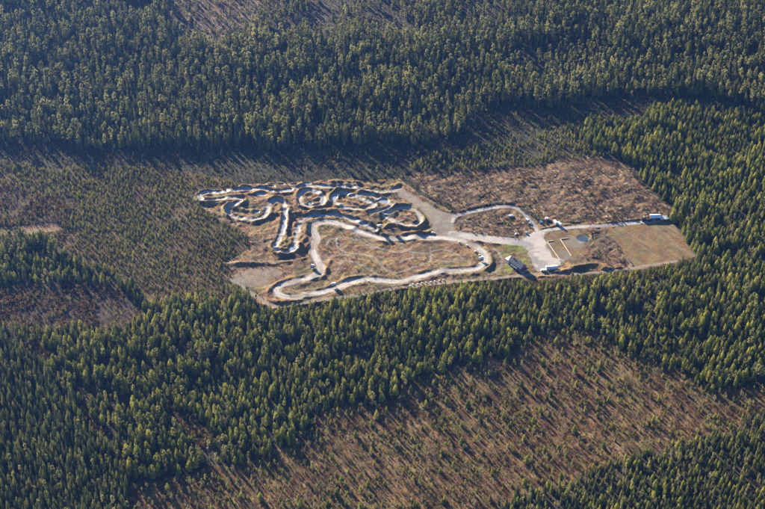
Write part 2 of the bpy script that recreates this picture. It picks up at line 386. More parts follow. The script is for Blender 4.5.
PONDS = [(583, 238.6, 5.0, 2.7), (260.5, 194.4, 4, 1.3), (288, 190, 3.6, 1.0), (307, 183.8, 3.2, 1.1), (272, 186.6, 2.6, .8), (282, 184.6, 2.2, .7), (294, 184.8, 2.2, .7),
         (310, 203.6, 2.2, 1.1), (317, 215.8, 6.5, 1.1), (332, 214.2, 3, .9), (341.5, 186.8, 3.2, 1.2), (284.4, 219, 2.2, 1.6), (283.8, 226.5, 2.2, 1.8), (293, 248.6, 3.6, 2.1),
         (314, 192.4, 2.2, .9), (322.5, 202, 1.6, 1.4), (384, 201.6, 4.6, 1.7), (335, 197.5, 2.2, 2.2), (237, 189.8, 2.8, .7), (245, 188.8, 3, 1.0), (211, 200.4, 3.6, .8), (273.5, 202, 2.4, 1.0),
         (399, 223.4, 2.6, .8), (345, 208, 3, .9), (364, 224.6, 3, .8), (257, 212.4, 2.2, 1.0), (219, 192.2, 2.6, .7)]

# ---------------------------------------------------------------- terrain grid
FX0, FX1, FY0, FY1, FS = -240.0, 348.0, 1255.0, 1520.0, 0.9
def axis(a0, f0, f1, a1, fine, coarse, far0, far1):
    return np.concatenate([far0, np.arange(a0, f0 - coarse * .6, coarse), np.arange(f0, f1, fine), np.arange(f1 + coarse * .3, a1, coarse), far1])
XS = axis(-1000, FX0, FX1, 1001, FS, 4.0, np.array([-6000, -3000, -1700.]), np.array([1700., 3000, 6000]))
YS = axis(800, FY0, FY1, 2361, FS, 4.0, np.array([-2500, -800, 200, 650.]), np.array([3000., 4500, 9000]))
NX, NY = len(XS), len(YS)
GX, GY = np.meshgrid(XS, YS)
print('grid', NX, NY, NX * NY)

base = (fbm(GX, GY, 160, 1, 2) - 0.5) * 4.0
zone = zone_at(GX, GY)
is_site = (zone == SITE).astype(float)
is_slash = (zone == SLASH).astype(float)
is_cut = np.isin(zone, (CUT, SCRUB, STRIPES, SPARSE)).astype(float)
H = base.copy()
H += is_slash * ((fbm(GX, GY, 5, 21, 2) - 0.5) * 2.0 + (fbm(GX, GY, 26, 23, 2) - .5) * 2.0)
H += is_cut * ((fbm(GX, GY, 14, 25, 2) - 0.5) * 1.4)
H += np.where(np.isin(zone, (PLANT_L, MIDYOUNG, STRIP)), (fbm(GX, GY, 12, 27, 2) - 0.5) * 1.0, 0)
moto = inside(world_poly([(196, 186), (262, 181), (345, 179), (398, 181), (430, 215), (432, 234), (400, 234), (340, 219), (312, 222), (308, 258), (275, 262), (245, 240), (222, 222), (196, 205)]), GX, GY) * 1.0
rid = 1 - np.abs(fbm(GX, GY, 20, 41, 3) * 2 - 1)
H += is_site * moto * ((rid - 0.72) * 2.2 + (fbm(GX, GY, 7, 45, 2) - 0.5) * 1.6)
H += is_site * (1 - moto) * ((fbm(GX, GY, 11, 47, 3) - 0.5) * 2.2 + (fbm(GX, GY, 4, 49, 2) - .5) * .8)
H += is_site * moto * (fbm(GX, GY, 3.4, 51, 2) - .5) * 1.0

def near(line, radius):
    """distance, arc length, signed side and curvature of the closest point of a ground line"""
    D = np.full(GX.shape, 1e9); S = np.zeros(GX.shape); SIDE = np.zeros(GX.shape); K = np.zeros(GX.shape)
    seg = line[1:] - line[:-1]
    ln = np.hypot(seg[:, 0], seg[:, 1])
    s0 = np.concatenate([[0], np.cumsum(ln)])
    ang = np.unwrap(np.arctan2(seg[:, 1], seg[:, 0]))
    cur = np.gradient(ang) / np.maximum(ln, 1e-6)
    ker = np.ones(5) / 5
    cur = np.convolve(np.pad(cur, 2, mode='edge'), ker, 'valid')
    for i in range(len(seg)):
        a = line[i]; b = line[i + 1]
        i0, i1 = np.searchsorted(XS, [min(a[0], b[0]) - radius, max(a[0], b[0]) + radius])
        j0, j1 = np.searchsorted(YS, [min(a[1], b[1]) - radius, max(a[1], b[1]) + radius])
        if i1 <= i0 or j1 <= j0: continue
        x = GX[j0:j1, i0:i1] - a[0]; y = GY[j0:j1, i0:i1] - a[1]
        L2 = ln[i] ** 2 + 1e-9
        t = np.clip((x * seg[i, 0] + y * seg[i, 1]) / L2, 0, 1)
        dx = x - t * seg[i, 0]; dy = y - t * seg[i, 1]
        d = np.hypot(dx, dy)
        v = D[j0:j1, i0:i1]
        m = d < v
        v[m] = d[m]
        S[j0:j1, i0:i1][m] = (s0[i] + t * ln[i])[m]
        SIDE[j0:j1, i0:i1][m] = np.sign(seg[i, 0] * dy - seg[i, 1] * dx)[m]
        K[j0:j1, i0:i1][m] = cur[i]
    return D, S, SIDE, K

sand = np.zeros(GX.shape); wetm = np.zeros(GX.shape); gravel = np.zeros(GX.shape); trail = np.zeros(GX.shape)
cls = np.zeros(GX.shape, np.int16)          # 0 = ground; otherwise index into SURF
SURF = [None]
# banks first, tracks are cut through them
for pts, h, w in BANKS:
    D, S, _, _ = near(spline(world_poly(pts)), 14)
    m = D < 14
    mod = np.clip(0.7 + 1.5 * (fbm(GX[m], GY[m], 8, 61, 3) - 0.45), .1, 1.6)
    H[m] += 0.75 * h * mod * np.exp(-(D[m] / w) ** 2)
Hsm = base + 0.0
for k, t in enumerate(WET_TRACKS + [DRY_TRACK]):
    dry = t is DRY_TRACK
    line = spline(world_poly(t['p']), t['closed'])
    w, bh = t['w'], t['b']
    D, S, SIDE, K = near(line, 22)
    m = D < 22
    d = D[m]; s = S[m]; x = GX[m]; y = GY[m]
    outer = np.clip(-SIDE[m] * K[m] * 22, 0, 1.2)            # the outside of a bend carries the banking
    nz = fbm(x, y, 13, 71 + k, 2)
    hb = bh * np.clip(0.30 + 0.75 * outer + (nz - 0.5) * 2.2, 0.0, 1.7) * (0.7 + 0.7 * fbm(x, y, 4, 171 + k, 2))
    bw = 2.1 if not dry else 2.2
    bw2 = bw * (0.75 + 0.6 * fbm(x, y, 9, 181 + k, 2))
    berm = hb * np.exp(-((d - (w / 2 + bw2)) / bw2) ** 2)
    floor = Hsm[m] + (-0.35 if not dry else 0.0)
    jump = np.zeros(d.shape)
    if dry:
        for s0, hh, ll in ((70, 1.5, 5), (150, 1.2, 4), (300, 1.7, 6), (345, 1.4, 4), (450, 1.6, 6), (520, 1.3, 4), (760, 1.8, 7), (830, 1.4, 5), (900, 1.7, 5), (1010, 1.4, 5), (1090, 1.3, 5)):
            jump += hh * np.exp(-((s - s0) / ll) ** 2)
    else:
        g = sstep(0.45, 0.62, vnoise(s, s * 0, 42, 90 + k))
        jump += 0.34 * g * np.maximum(np.sin(s * 2 * np.pi / 8.5 + 5 * vnoise(s, s * 0, 30, 95 + k)), 0) + 1.3 * np.exp(-(((s % 73) - 36) / 3.5) ** 2)
    tgt = floor + jump
    kf = sstep(w / 2 + 1.6, w / 2 - 0.8, d)
    H[m] = H[m] * (1 - kf) + tgt * kf + berm
    edge = (fbm(x, y, 5, 81, 3) - 0.5) * 3.6
    sm = sstep(w / 2 + 1.4, w / 2 - 1.2, d + edge)
    ruts = vnoise(d * SIDE[m] + 0.25 * edge, s * 0.05, 1.1, 85 + k)              # wheel lines along the lane
    sand[m] = np.maximum(sand[m], sm * (0.92 if dry else 1.0) * (0.62 + 0.45 * fbm(x, y, 17, 83, 2) + 0.35 * ruts))
    if dry:   # the racing line is lighter than the rest of the lane
        sand[m] = np.maximum(sand[m], (1.0 + 0.5 * ruts) * sstep(w * 0.32, w * 0.1, np.abs(d + edge * 0.8 - 1.0)) * sm * sstep(.25, .5, fbm(x, y, 24, 89, 2)))
    else:
        wetm[m] = np.maximum(wetm[m], sm * sstep(0.42, 0.6, fbm(x, y, 12, 87, 2)))
    SURF.append(('dirt_track', ['muddy upper left loop of the motocross track winding down to the yard', 'muddy ring of track left of the centre', 'long muddy oval of track right of the ring',
                 'small muddy loop beside the grey gravel apron', 'muddy straight along the top of the circuit', 'short muddy link between the loops', 'pale sandy main lane of the motocross circuit'][k]))
    cls[(D < w / 2)] = len(SURF) - 1
for r in ROADS:
    D, S, _, _ = near(spline(world_poly(r['p'])), 14)
    m = D < 14
    w = r['w']; d = D[m]; x = GX[m]; y = GY[m]
    kf = sstep(w / 2 + 2.0, w / 2, d) * (1.0 if w > 3 else 0.3)
    H[m] = H[m] * (1 - kf) + (Hsm[m] + 0.1) * kf
    edge = (fbm(x, y, 6, 101, 2) - 0.5) * min(w * 0.4, 2.4)
    a = sstep(w / 2 + 0.9, w / 2 - 0.9, d + edge)
    if w > 4.5: gravel[m] = np.maximum(gravel[m], a)
    elif w > 3: sand[m] = np.maximum(sand[m], 0.8 * a)
    else: trail[m] = np.maximum(trail[m], 0.6 * a)
    SURF.append((r['n'], r['l'])); cls[D < w / 2] = len(SURF) - 1
fieldm = np.zeros(GX.shape); grassm = np.zeros(GX.shape)
for yv in YARDS:
    P = world_poly(yv['p'])
    ring = spline(P, True)
    D, _, _, _ = near(ring, 12)
    ins = inside(P, GX, GY)
    sd_ = np.where(ins, -D, D)
    sd_[(D > 1e8) & ins] = -30
    kf = sstep(2.5, -1.0, sd_)
    if yv['c'] != 'grass':
        H = H * (1 - kf) + (Hsm + (fbm(GX, GY, 10, 111, 2) - 0.5) * 0.35) * kf
    e = (fbm(GX, GY, 9, 113, 3) - 0.5) * 9
    a = sstep(1.2, -1.2, sd_ + e)
    if yv['c'] == 'yard': gravel = np.maximum(gravel, a * (1.0 if 'bright' in yv['l'] else 0.5))
    elif yv['c'] == 'field': fieldm = np.maximum(fieldm, a)
    elif yv['c'] == 'sand': sand = np.maximum(sand, a * 0.55 * sstep(0.35, 0.6, fbm(GX, GY, 14, 117, 2)))
    else: grassm = np.maximum(grassm, a)
    SURF.append((yv['n'], yv['l'])); cls[ins & (cls == 0)] = len(SURF) - 1
# hollows that hold water
WATER = []
for (px, py, rx, ry) in PONDS:
    cx, cy = G(px, py)
    sc_ = F_PX * SP / CAM_H
    x1, _ = G(px + rx, py); _, y1 = G(px, py - ry)
    ax_, ay_ = x1 - cx, y1 - cy
    rr = np.sqrt(((GX - cx) / ax_) ** 2 + ((GY - cy) / ay_) ** 2) + (fbm(GX, GY, 4, 131, 2) - 0.5) * 0.5
    m = rr < 2.0
    j, i = np.searchsorted(YS, cy), np.searchsorted(XS, cx)
    lev = base[j, i] - 0.45
    kf = sstep(1.9, 1.0, rr[m])
    H[m] = H[m] * (1 - kf) + np.minimum(H[m], lev + (rr[m] - 1.0) * 0.9) * kf
    wetm[m] = np.maximum(wetm[m], sstep(1.7, 1.1, rr[m]))
    WATER.append((cx, cy, ax_, ay_, lev))

def ground_z(x, y):
    i = int(np.clip(np.searchsorted(XS, x) - 1, 0, NX - 2)); j = int(np.clip(np.searchsorted(YS, y) - 1, 0, NY - 2))
    u = (x - XS[i]) / (XS[i + 1] - XS[i]); v = (y - YS[j]) / (YS[j + 1] - YS[j])
    return float((H[j, i] * (1 - u) + H[j, i + 1] * u) * (1 - v) + (H[j + 1, i] * (1 - u) + H[j + 1, i + 1] * u) * v)

def ground_zs(x, y):
    i = np.clip(np.searchsorted(XS, x) - 1, 0, NX - 2); j = np.clip(np.searchsorted(YS, y) - 1, 0, NY - 2)
    u = (x - XS[i]) / (XS[i + 1] - XS[i]); v = (y - YS[j]) / (YS[j + 1] - YS[j])
    return (H[j, i] * (1 - u) + H[j, i + 1] * u) * (1 - v) + (H[j + 1, i] * (1 - u) + H[j + 1, i + 1] * u) * v

# soil colours by land cover (albedo)
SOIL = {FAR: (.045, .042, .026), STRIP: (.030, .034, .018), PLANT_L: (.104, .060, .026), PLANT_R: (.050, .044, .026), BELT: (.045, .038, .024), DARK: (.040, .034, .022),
        SCRUB: (.048, .032, .024), SITE: (.200, .118, .054), SLASH: (.115, .072, .042), CUT: (.104, .052, .020), PLANT_B: (.050, .040, .024), SPARSE: (.045, .042, .028),
        MIDYOUNG: (.052, .047, .026), STRIPES: (.110, .080, .064), PALE: (.220, .140, .080)}
C = np.zeros(GX.shape + (3,))
coarse = np.ones(GX.shape)
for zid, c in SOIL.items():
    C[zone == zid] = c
# olive grass and heather patches inside the site and the cuttings
g1 = sstep(0.5, 0.68, fbm(GX, GY, 26, 141, 3))
for zid, c2, amt in ((SITE, (.130, .108, .036), .75), (CUT, (.110, .078, .026), .7), (SLASH, (.09, .062, .042), .6), (SCRUB, (.06, .046, .034), .6), (PLANT_L, (.075, .066, .030), .6)):
    k = (zone == zid) * g1 * amt
    C = C * (1 - k[..., None]) + np.array(c2) * k[..., None]
g2 = sstep(0.52, 0.66, fbm(GX, GY, 7, 151, 3))
k = np.isin(zone, (SLASH, CUT, SITE, STRIPES)) * g2 * 0.55
C = C * (1 - k[..., None]) + np.array((.28, .165, .075)) * k[..., None]
g3 = sstep(0.56, 0.68, fbm(GX, GY, 17, 155, 3))
k = np.isin(zone, (SITE,)) * g3 * 0.6
C = C * (1 - k[..., None]) + np.array((.075, .060, .034)) * k[..., None]
def lay(mask, col, rough):
    global C, coarse
    mk = np.clip(mask, 0, 1)
    C = C * (1 - mk[..., None]) + np.array(col) * mk[..., None]
    coarse = coarse * (1 - mk) + rough * mk
lay(fieldm, (.180, .108, .042), .6)
lay(fieldm * sstep(.5, .62, fbm(GX, GY, 9, 159, 3)) * .6, (.115, .095, .040), .6)
rut = sstep(.6, .75, vnoise(GX * .8 + GY * .6, (GX * -.6 + GY * .8) * .06, 2.2, 163))
lay(fieldm * rut * .45, (.24, .185, .125), .5)
lay(fieldm * sstep(.52, .66, fbm(GX, GY, 34, 161, 3)) * .75, (.19, .165, .145), .35)
lay(grassm, (.150, .108, .036), .7)
lay(grassm * sstep(.5, .68, fbm(GX, GY, 11, 165, 2)) * .85, (.150, .185, .026), .6)
rut2 = sstep(.55, .72, vnoise(GX * .34 + GY * .94, (GX * .94 - GY * .34) * .07, 1.6, 169))
lay(np.clip(gravel, 0, 1) * np.maximum(rut2 * .5, .6 * sstep(.54, .68, fbm(GX, GY, 8, 173, 3))), (.185, .165, .145), .4)
lay(np.clip(trail * 1.4, 0, .8), (.28, .25, .215), .4)
lay(gravel, (.285, .265, .25), .3)
lay(np.clip(gravel - .55, 0, 1) * 1.6 * sstep(.42, .58, fbm(GX, GY, 12, 167, 3)), (.50, .46, .415), .25)
lay(np.clip(sand * 0.85, 0, 1), (.28, .252, .22), .35)
lay(np.clip((sand - 0.8) * 1.9, 0, 1), (.56, .525, .475), .25)
lay(wetm * .4, (.30, .29, .29), .2)

C *= 0.80
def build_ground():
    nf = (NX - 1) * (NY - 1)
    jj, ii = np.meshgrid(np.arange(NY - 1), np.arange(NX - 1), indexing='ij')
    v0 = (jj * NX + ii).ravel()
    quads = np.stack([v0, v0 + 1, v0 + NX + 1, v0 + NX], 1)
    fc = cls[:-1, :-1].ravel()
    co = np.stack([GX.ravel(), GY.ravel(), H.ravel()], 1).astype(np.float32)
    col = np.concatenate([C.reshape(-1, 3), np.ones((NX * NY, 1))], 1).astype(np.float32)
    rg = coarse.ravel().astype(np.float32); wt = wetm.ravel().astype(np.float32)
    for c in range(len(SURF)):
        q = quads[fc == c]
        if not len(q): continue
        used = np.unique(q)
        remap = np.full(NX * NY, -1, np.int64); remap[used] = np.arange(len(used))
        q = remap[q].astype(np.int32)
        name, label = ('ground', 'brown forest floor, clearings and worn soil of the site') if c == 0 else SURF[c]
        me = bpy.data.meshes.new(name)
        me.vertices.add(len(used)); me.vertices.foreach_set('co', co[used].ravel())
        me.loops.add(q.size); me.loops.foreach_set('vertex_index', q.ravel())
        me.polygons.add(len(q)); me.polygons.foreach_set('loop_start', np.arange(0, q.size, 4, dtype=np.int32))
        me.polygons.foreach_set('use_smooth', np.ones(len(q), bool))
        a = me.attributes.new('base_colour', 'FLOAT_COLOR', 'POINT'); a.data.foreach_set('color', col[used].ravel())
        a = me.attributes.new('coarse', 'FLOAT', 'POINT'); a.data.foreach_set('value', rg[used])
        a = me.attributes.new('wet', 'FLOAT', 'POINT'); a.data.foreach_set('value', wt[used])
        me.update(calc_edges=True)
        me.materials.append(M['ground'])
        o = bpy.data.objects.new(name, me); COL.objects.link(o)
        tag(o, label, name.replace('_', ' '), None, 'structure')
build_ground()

for i, (cx, cy, ax_, ay_, lev) in enumerate(WATER):
    bm = bmesh.new()
    vs = []
    for k in range(28):
        a = 2 * math.pi * k / 28
        r = 1.12 + 0.10 * math.sin(3 * a + i) + 0.05 * math.sin(5 * a + 2 * i)
        vs.append(bm.verts.new((ax_ * r * math.cos(a), ay_ * r * math.sin(a), 0)))
    bm.faces.new(vs)
    me = bpy.data.meshes.new('pond' if i == 0 else 'puddle'); bm.to_mesh(me); bm.free()
    me.materials.append(M['pond' if i == 0 else 'water'])
    o = bpy.data.objects.new(me.name.split('.')[0], me); o.location = (cx, cy, lev); COL.objects.link(o)
    tag(o, 'round blue pond beside the brown parking ground' if i == 0 else 'pale rain puddle lying among the muddy loops of the track', 'pond' if i == 0 else 'puddle', None if i == 0 else 'puddles on the muddy track', 'structure')

# ---------------------------------------------------------------- trees: meshes of unit height
def mesh_from(name, verts, faces, mats, fmat=None, smooth=False):
    me = bpy.data.meshes.new(name)
    me.from_pydata(verts, [], faces)
    for m in mats: me.materials.append(m)
    if fmat is not None: me.polygons.foreach_set('material_index', fmat)
    if smooth: me.polygons.foreach_set('use_smooth', [True] * len(faces))
    me.update()
    return me

def trunk_geo(h, r0, r1, rnd, n=6, lean=0.01):
    v, f = [], []
    rings = 4
    ox = oy = 0
    for k in range(rings + 1):
        t = k / rings
        r = r0 + (r1 - r0) * t
        for a in range(n):
            v.append((ox + r * math.cos(2 * math.pi * a / n), oy + r * math.sin(2 * math.pi * a / n), t * h - 0.02))
        ox += rnd.uniform(-lean, lean); oy += rnd.uniform(-lean, lean)
    for k in range(rings):
        for a in range(n):
            b = (a + 1) % n
            f.append((k * n + a, k * n + b, (k + 1) * n + b, (k + 1) * n + a))
    f.append(tuple(range(rings * n, rings * n + n)))
    return v, f

def spruce_geo(rnd, R=0.15, z0=0.08, levels=17, per=8, power=0.85, sprays=210):
    """whorls of drooping boughs, each bough a folded spray with a hanging curtain of twigs"""
    v, f = [], []
    for L in range(levels):
        t = L / (levels - 1)
        z = z0 + (0.985 - z0) * t ** 0.92
        rr = R * (1 - t) ** power + 0.008
        n = max(4, int(per * (0.6 + 0.5 * (1 - t))))
        off = rnd.uniform(0, 6.28)
        for k in range(n):
            a = off + 2 * math.pi * k / n + rnd.uniform(-.3, .3)
            r = rr * rnd.uniform(0.62, 1.18)
            zz = z + rnd.uniform(-.012, .012)
            w = r * rnd.uniform(0.30, 0.46) + 0.006
            dr = r * rnd.uniform(0.25, 0.55) * (1 - 0.6 * t)
            ca, sa = math.cos(a), math.sin(a)
            b = len(v)
            v.append((0, 0, zz + 0.012))
            v.append((ca * r * .62 - sa * w, sa * r * .62 + ca * w, zz - dr * .75))
            v.append((ca * r * .60, sa * r * .60, zz - dr * .25))
            v.append((ca * r * .62 + sa * w, sa * r * .62 - ca * w, zz - dr * .75))
            v.append((ca * r, sa * r, zz - dr * .8 + r * .06))
            v.append((ca * r * .70, sa * r * .70, zz - dr * .9 - 0.030))
            f += [(b, b + 1, b + 2), (b, b + 2, b + 3), (b + 1, b + 4, b + 2), (b + 2, b + 4, b + 3), (b + 2, b + 5, b + 4)]
    # loose sprays standing out at every angle from the boughs
    for k in range(sprays):
        t = 1 - math.sqrt(rnd.random())
        z = z0 + (0.97 - z0) * t
        rr = (R * (1 - t) ** power + 0.012) * math.sqrt(rnd.uniform(.45, 1.08))
        a = rnd.uniform(0, 6.28)
        p = Vector((rr * math.cos(a), rr * math.sin(a), z))
        nrm = Vector((math.cos(a), math.sin(a), .45)) + Vector((rnd.uniform(-.6, .6), rnd.uniform(-.6, .6), rnd.uniform(-.6, .6)))
        q = nrm.to_track_quat('Z', 'Y').to_matrix() @ Matrix.Rotation(rnd.uniform(0, 6.28), 3, 'Z')
        sz = (R * .20) * rnd.uniform(.6, 1.3) * (1 - .45 * t)
        b = len(v)
        for (x, y) in ((-sz, -sz * .4), (sz * .1, -sz * .7), (sz, sz * .3), (-sz * .2, sz * .7)):
            v.append(tuple(p + q @ Vector((x, y, 0))))
        f.append((b, b + 1, b + 2, b + 3))
    b = len(v)
    for k in range(3):
        a = 2.1 * k
        v.append((0.012 * math.cos(a), 0.012 * math.sin(a), 0.93))
    v.append((0, 0, 1.02))
    f += [(b, b + 1, b + 3), (b + 1, b + 2, b + 3), (b + 2, b, b + 3)]
    return v, f

def clump_geo(rnd, clumps, leaf, per, flat=0.7):
    """leaf-sized faces scattered through a set of clumps"""
    v, f = [], []
    for (cx, cy, cz, cr) in clumps:
        for k in range(per):
            d = Vector((rnd.gauss(0, 1), rnd.gauss(0, 1), rnd.gauss(0, 1))).normalized() * (rnd.random() ** 0.4)
            p = Vector((cx + d.x * cr, cy + d.y * cr, cz + d.z * cr * flat))
            q = Matrix.Rotation(rnd.uniform(0, 6.28), 3, 'Z') @ Matrix.Rotation(rnd.uniform(-1.2, 1.2), 3, 'X')
            s = leaf * rnd.uniform(.6, 1.4)
            b = len(v)
            for (a, c) in ((-s, -s * .5), (s * .2, -s * .8), (s, s * .4), (-s * .3, s * .8)):
                v.append(tuple(p + q @ Vector((a, c, rnd.uniform(-.2, .2) * s))))
            f += [(b, b + 1, b + 2), (b, b + 2, b + 3)]
    return v, f

def limb_geo(pts, r):
    v, f = [], []
    for (p0, p1) in pts:
        p0 = Vector(p0); p1 = Vector(p1)
        d = (p1 - p0).normalized()
        u = d.orthogonal().normalized(); w = d.cross(u)
        b = len(v)
        for k in range(3):
            a = 2.094 * k
            o = (u * math.cos(a) + w * math.sin(a)) * r
            v.append(tuple(p0 + o)); v.append(tuple(p1 + o * .4))
        for k in range(3):
            j = (k + 1) % 3
            f.append((b + 2 * k, b + 2 * j, b + 2 * j + 1, b + 2 * k + 1))
    return v, f

def join_geo(*gs):
    V, F, MI = [], [], []
    for (v, f, mi) in gs:
        b = len(V)
        V += v; F += [tuple(i + b for i in q) for q in f]; MI += [mi] * len(f)
    return V, F, MI

PROTO = {}     # kind -> list of (trunk mesh, crown mesh, joined mesh)
def add_kind(kind, n, fn, bark, leaf):
    PROTO[kind] = []
    for s in range(n):
        rnd = random.Random(1000 * len(PROTO) + s)
        (tv, tf), (cv, cf) = fn(rnd)
        t = mesh_from(kind + '_trunk', tv, tf, [M[bark]], smooth=True)
        c = mesh_from(kind + '_crown', cv, cf, [M[leaf]])
        V, F, MI = join_geo((tv, tf, 0), (cv, cf, 1))
        j = mesh_from(kind, V, F, [M[bark], M[leaf]], MI)
        PROTO[kind].append((t, c, j))

def mk_spruce(rnd):
    return trunk_geo(0.95, 0.013, 0.003, rnd, lean=0.002), spruce_geo(rnd, R=rnd.uniform(.115, .175), z0=rnd.uniform(.05, .14), levels=rnd.randint(11, 14), per=7, power=rnd.uniform(.58, .82))
def mk_leafy(rnd):
    return trunk_geo(0.92, 0.013, 0.004, rnd, lean=0.003), spruce_geo(rnd, R=rnd.uniform(.14, .25), z0=rnd.uniform(.08, .18), levels=rnd.randint(10, 12), per=7, power=rnd.uniform(.5, .72), sprays=230)
def mk_young(rnd):
    return trunk_geo(0.9, 0.014, 0.004, rnd, lean=0.002), spruce_geo(rnd, R=rnd.uniform(.22, .30), z0=.06, levels=rnd.randint(7, 9), per=7, power=rnd.uniform(.6, .85), sprays=110)
def mk_pine(rnd):
    cl = []; lm = []
    z0 = rnd.uniform(.34, .52)
    for k in range(rnd.randint(13, 17)):
        t = rnd.random()
        z = z0 + (0.93 - z0) * t
        r = 0.105 * (1 - 0.7 * t) * rnd.uniform(.3, 1)
        a = rnd.uniform(0, 6.28)
        p = (r * math.cos(a), r * math.sin(a), z)
        cl.append((*p, rnd.uniform(.045, .075)))
        lm.append(((0, 0, z - .04), p))
    cl.append((0, 0, .95, .05))
    tv, tf = trunk_geo(0.94, 0.014, 0.004, rnd, lean=.006)
    lv, lf = limb_geo(lm, .005)
    b = len(tv); tv += lv; tf += [tuple(i + b for i in q) for q in lf]
    return (tv, tf), clump_geo(rnd, cl, .022, 24, .75)
def mk_birch(rnd):
    cl = []; lm = []
    for k in range(rnd.randint(14, 18)):
        t = rnd.random()
        z = .28 + .66 * t
        r = .17 * (math.sin(math.pi * (0.15 + 0.8 * t)) + .1) * rnd.uniform(.3, 1)
        a = rnd.uniform(0, 6.28)
        p = (r * math.cos(a), r * math.sin(a), z)
        cl.append((*p, rnd.uniform(.05, .08)))
        lm.append(((0, 0, z - .12), p))
    cl.append((0, 0, .96, .04))
    tv, tf = trunk_geo(0.96, 0.011, 0.003, rnd, lean=.012)
    lv, lf = limb_geo(lm, .004)
    b = len(tv); tv += lv; tf += [tuple(i + b for i in q) for q in lf]
    return (tv, tf), clump_geo(rnd, cl, .017, 15, 1.0)
def mk_scrub(rnd):
    lm = []; cl = []
    for k in range(9):
        a = rnd.uniform(0, 6.28); r = rnd.uniform(.1, .5)
        p = (r * math.cos(a), r * math.sin(a), rnd.uniform(.5, 1))
        lm.append(((0, 0, 0), p)); cl.append((p[0] * .9, p[1] * .9, p[2] * .85, .2))
    lv, lf = limb_geo(lm, .03)
    return (lv, lf), clump_geo(rnd, cl, .10, 6, 1.0)
def mk_slash(rnd):
    lm = []
    for k in range(5):
        c = (rnd.uniform(-.6, .6), rnd.uniform(-.6, .6)); a = rnd.uniform(0, 3.14); l = rnd.uniform(.3, 1.0)
        lm.append(((c[0] - l * math.cos(a), c[1] - l * math.sin(a), rnd.uniform(0, .2)), (c[0] + l * math.cos(a), c[1] + l * math.sin(a), rnd.uniform(.05, .4))))
    g = limb_geo(lm, .10)
    lm2 = []
    for k in range(12):
        a = rnd.uniform(0, 6.28); r = rnd.uniform(.3, .9)
        lm2.append(((0, 0, .05), (r * math.cos(a), r * math.sin(a), rnd.uniform(.05, .55))))
    return g, limb_geo(lm2, .05)
add_kind('spruce_tree', 7, mk_spruce, 'bark', 'spruce')
add_kind('young_pine', 7, mk_leafy, 'pine_bark', 'leafy')
add_kind('young_spruce', 5, mk_young, 'bark', 'young')
add_kind('pine_tree', 6, mk_pine, 'pine_bark', 'pine')
add_kind('birch_tree', 5, mk_birch, 'birch_bark', 'birch')
add_kind('scrub', 5, mk_scrub, 'bark', 'scrub')
add_kind('logging_slash', 5, mk_slash, 'slash', 'slash')

# ---------------------------------------------------------------- where they grow
def scatter(spacing, zids, keep=1.0, seed=0, margin=(-130, 895, -85, 640)):
    rng = np.random.default_rng(500 + seed)
    xs = np.arange(-1050, 1050, spacing); ys = np.arange(800, 2360, spacing)
    X, Y = np.meshgrid(xs, ys)
    X = X + (np.arange(len(ys)) % 2)[:, None] * spacing * .5
    X = (X + rng.uniform(-.46, .46, X.shape) * spacing).ravel(); Y = (Y + rng.uniform(-.46, .46, Y.shape) * spacing).ravel()
    px, py = project(X, Y)
    m = (px > margin[0]) & (px < margin[1]) & (py > margin[2]) & (py < margin[3])
    if np.isscalar(keep): m &= rng.random(X.shape) < keep
    X, Y = X[m], Y[m]
    z = zone_at(X, Y)
    m = np.isin(z, zids)
    return X[m], Y[m], z[m], rng

TREES = {k: [] for k in PROTO}          # kind -> arrays of (x, y, h, zone)
def plant(kind, X, Y, Hh, Z):
    if len(X): TREES[kind].append(np.stack([X, Y, Hh, Z], 1))
def split(X, Y, Z, rng, mix, hfun):
    u = rng.random(len(X)); acc = 0
    for kind, p, lo, hi in mix:
        m = (u >= acc) & (u < acc + p); acc += p
        h = (lo + (hi - lo) * rng.random(m.sum()) ** 1.0) * hfun(X[m], Y[m])
        plant(kind, X[m], Y[m], h, Z[m])
wave = lambda sc, s, a: (lambda x, y: 1 + a * (fbm(x, y, sc, s, 2) - .5) * 2)
def thin(X, Y, rng, sc, seed, lo, hi):
    """gaps in a stand: where the noise is low, trees are missing"""
    n = fbm(X, Y, sc, seed, 3)
    return rng.random(len(X)) < sstep(lo, hi, n)

X, Y, Z, r = scatter(6.0, (FAR,), seed=1)
m = thin(X, Y, r, 42, 301, .18, .40); X, Y, Z = X[m], Y[m], Z[m]
split(X, Y, Z, r, [('spruce_tree', .52, 12, 25), ('pine_tree', .44, 16, 27), ('birch_tree', .04, 11, 16)], wave(60, 303, .3))
X, Y, Z, r = scatter(7.0, (FAR,), seed=21)
split(X, Y, Z, r, [('young_pine', .42, 4, 10), ('spruce_tree', .30, 6, 13), ('birch_tree', .10, 6, 12)], wave(40, 304, .3))
X, Y, Z, r = scatter(4.8, (BELT,), seed=2)
m = thin(X, Y, r, 36, 305, .04, .26) & thin(X, Y, r, 15, 306, .22, .42); X, Y, Z = X[m], Y[m], Z[m]
split(X, Y, Z, r, [('young_pine', .68, 5.5, 16), ('spruce_tree', .17, 7, 18), ('pine_tree', .10, 10, 18), ('birch_tree', .05, 7, 15)], wave(45, 307, .32))
X, Y, Z, r = scatter(4.7, (DARK,), seed=3)
split(X, Y, Z, r, [('spruce_tree', .93, 11, 20), ('pine_tree', .06, 13, 18), ('birch_tree', .01, 12, 15)], wave(70, 309, .2))
X, Y, Z, r = scatter(4.9, (PLANT_R,), seed=4)
m = thin(X, Y, r, 30, 311, .04, .26) & thin(X, Y, r, 15, 312, .22, .42); X, Y, Z = X[m], Y[m], Z[m]
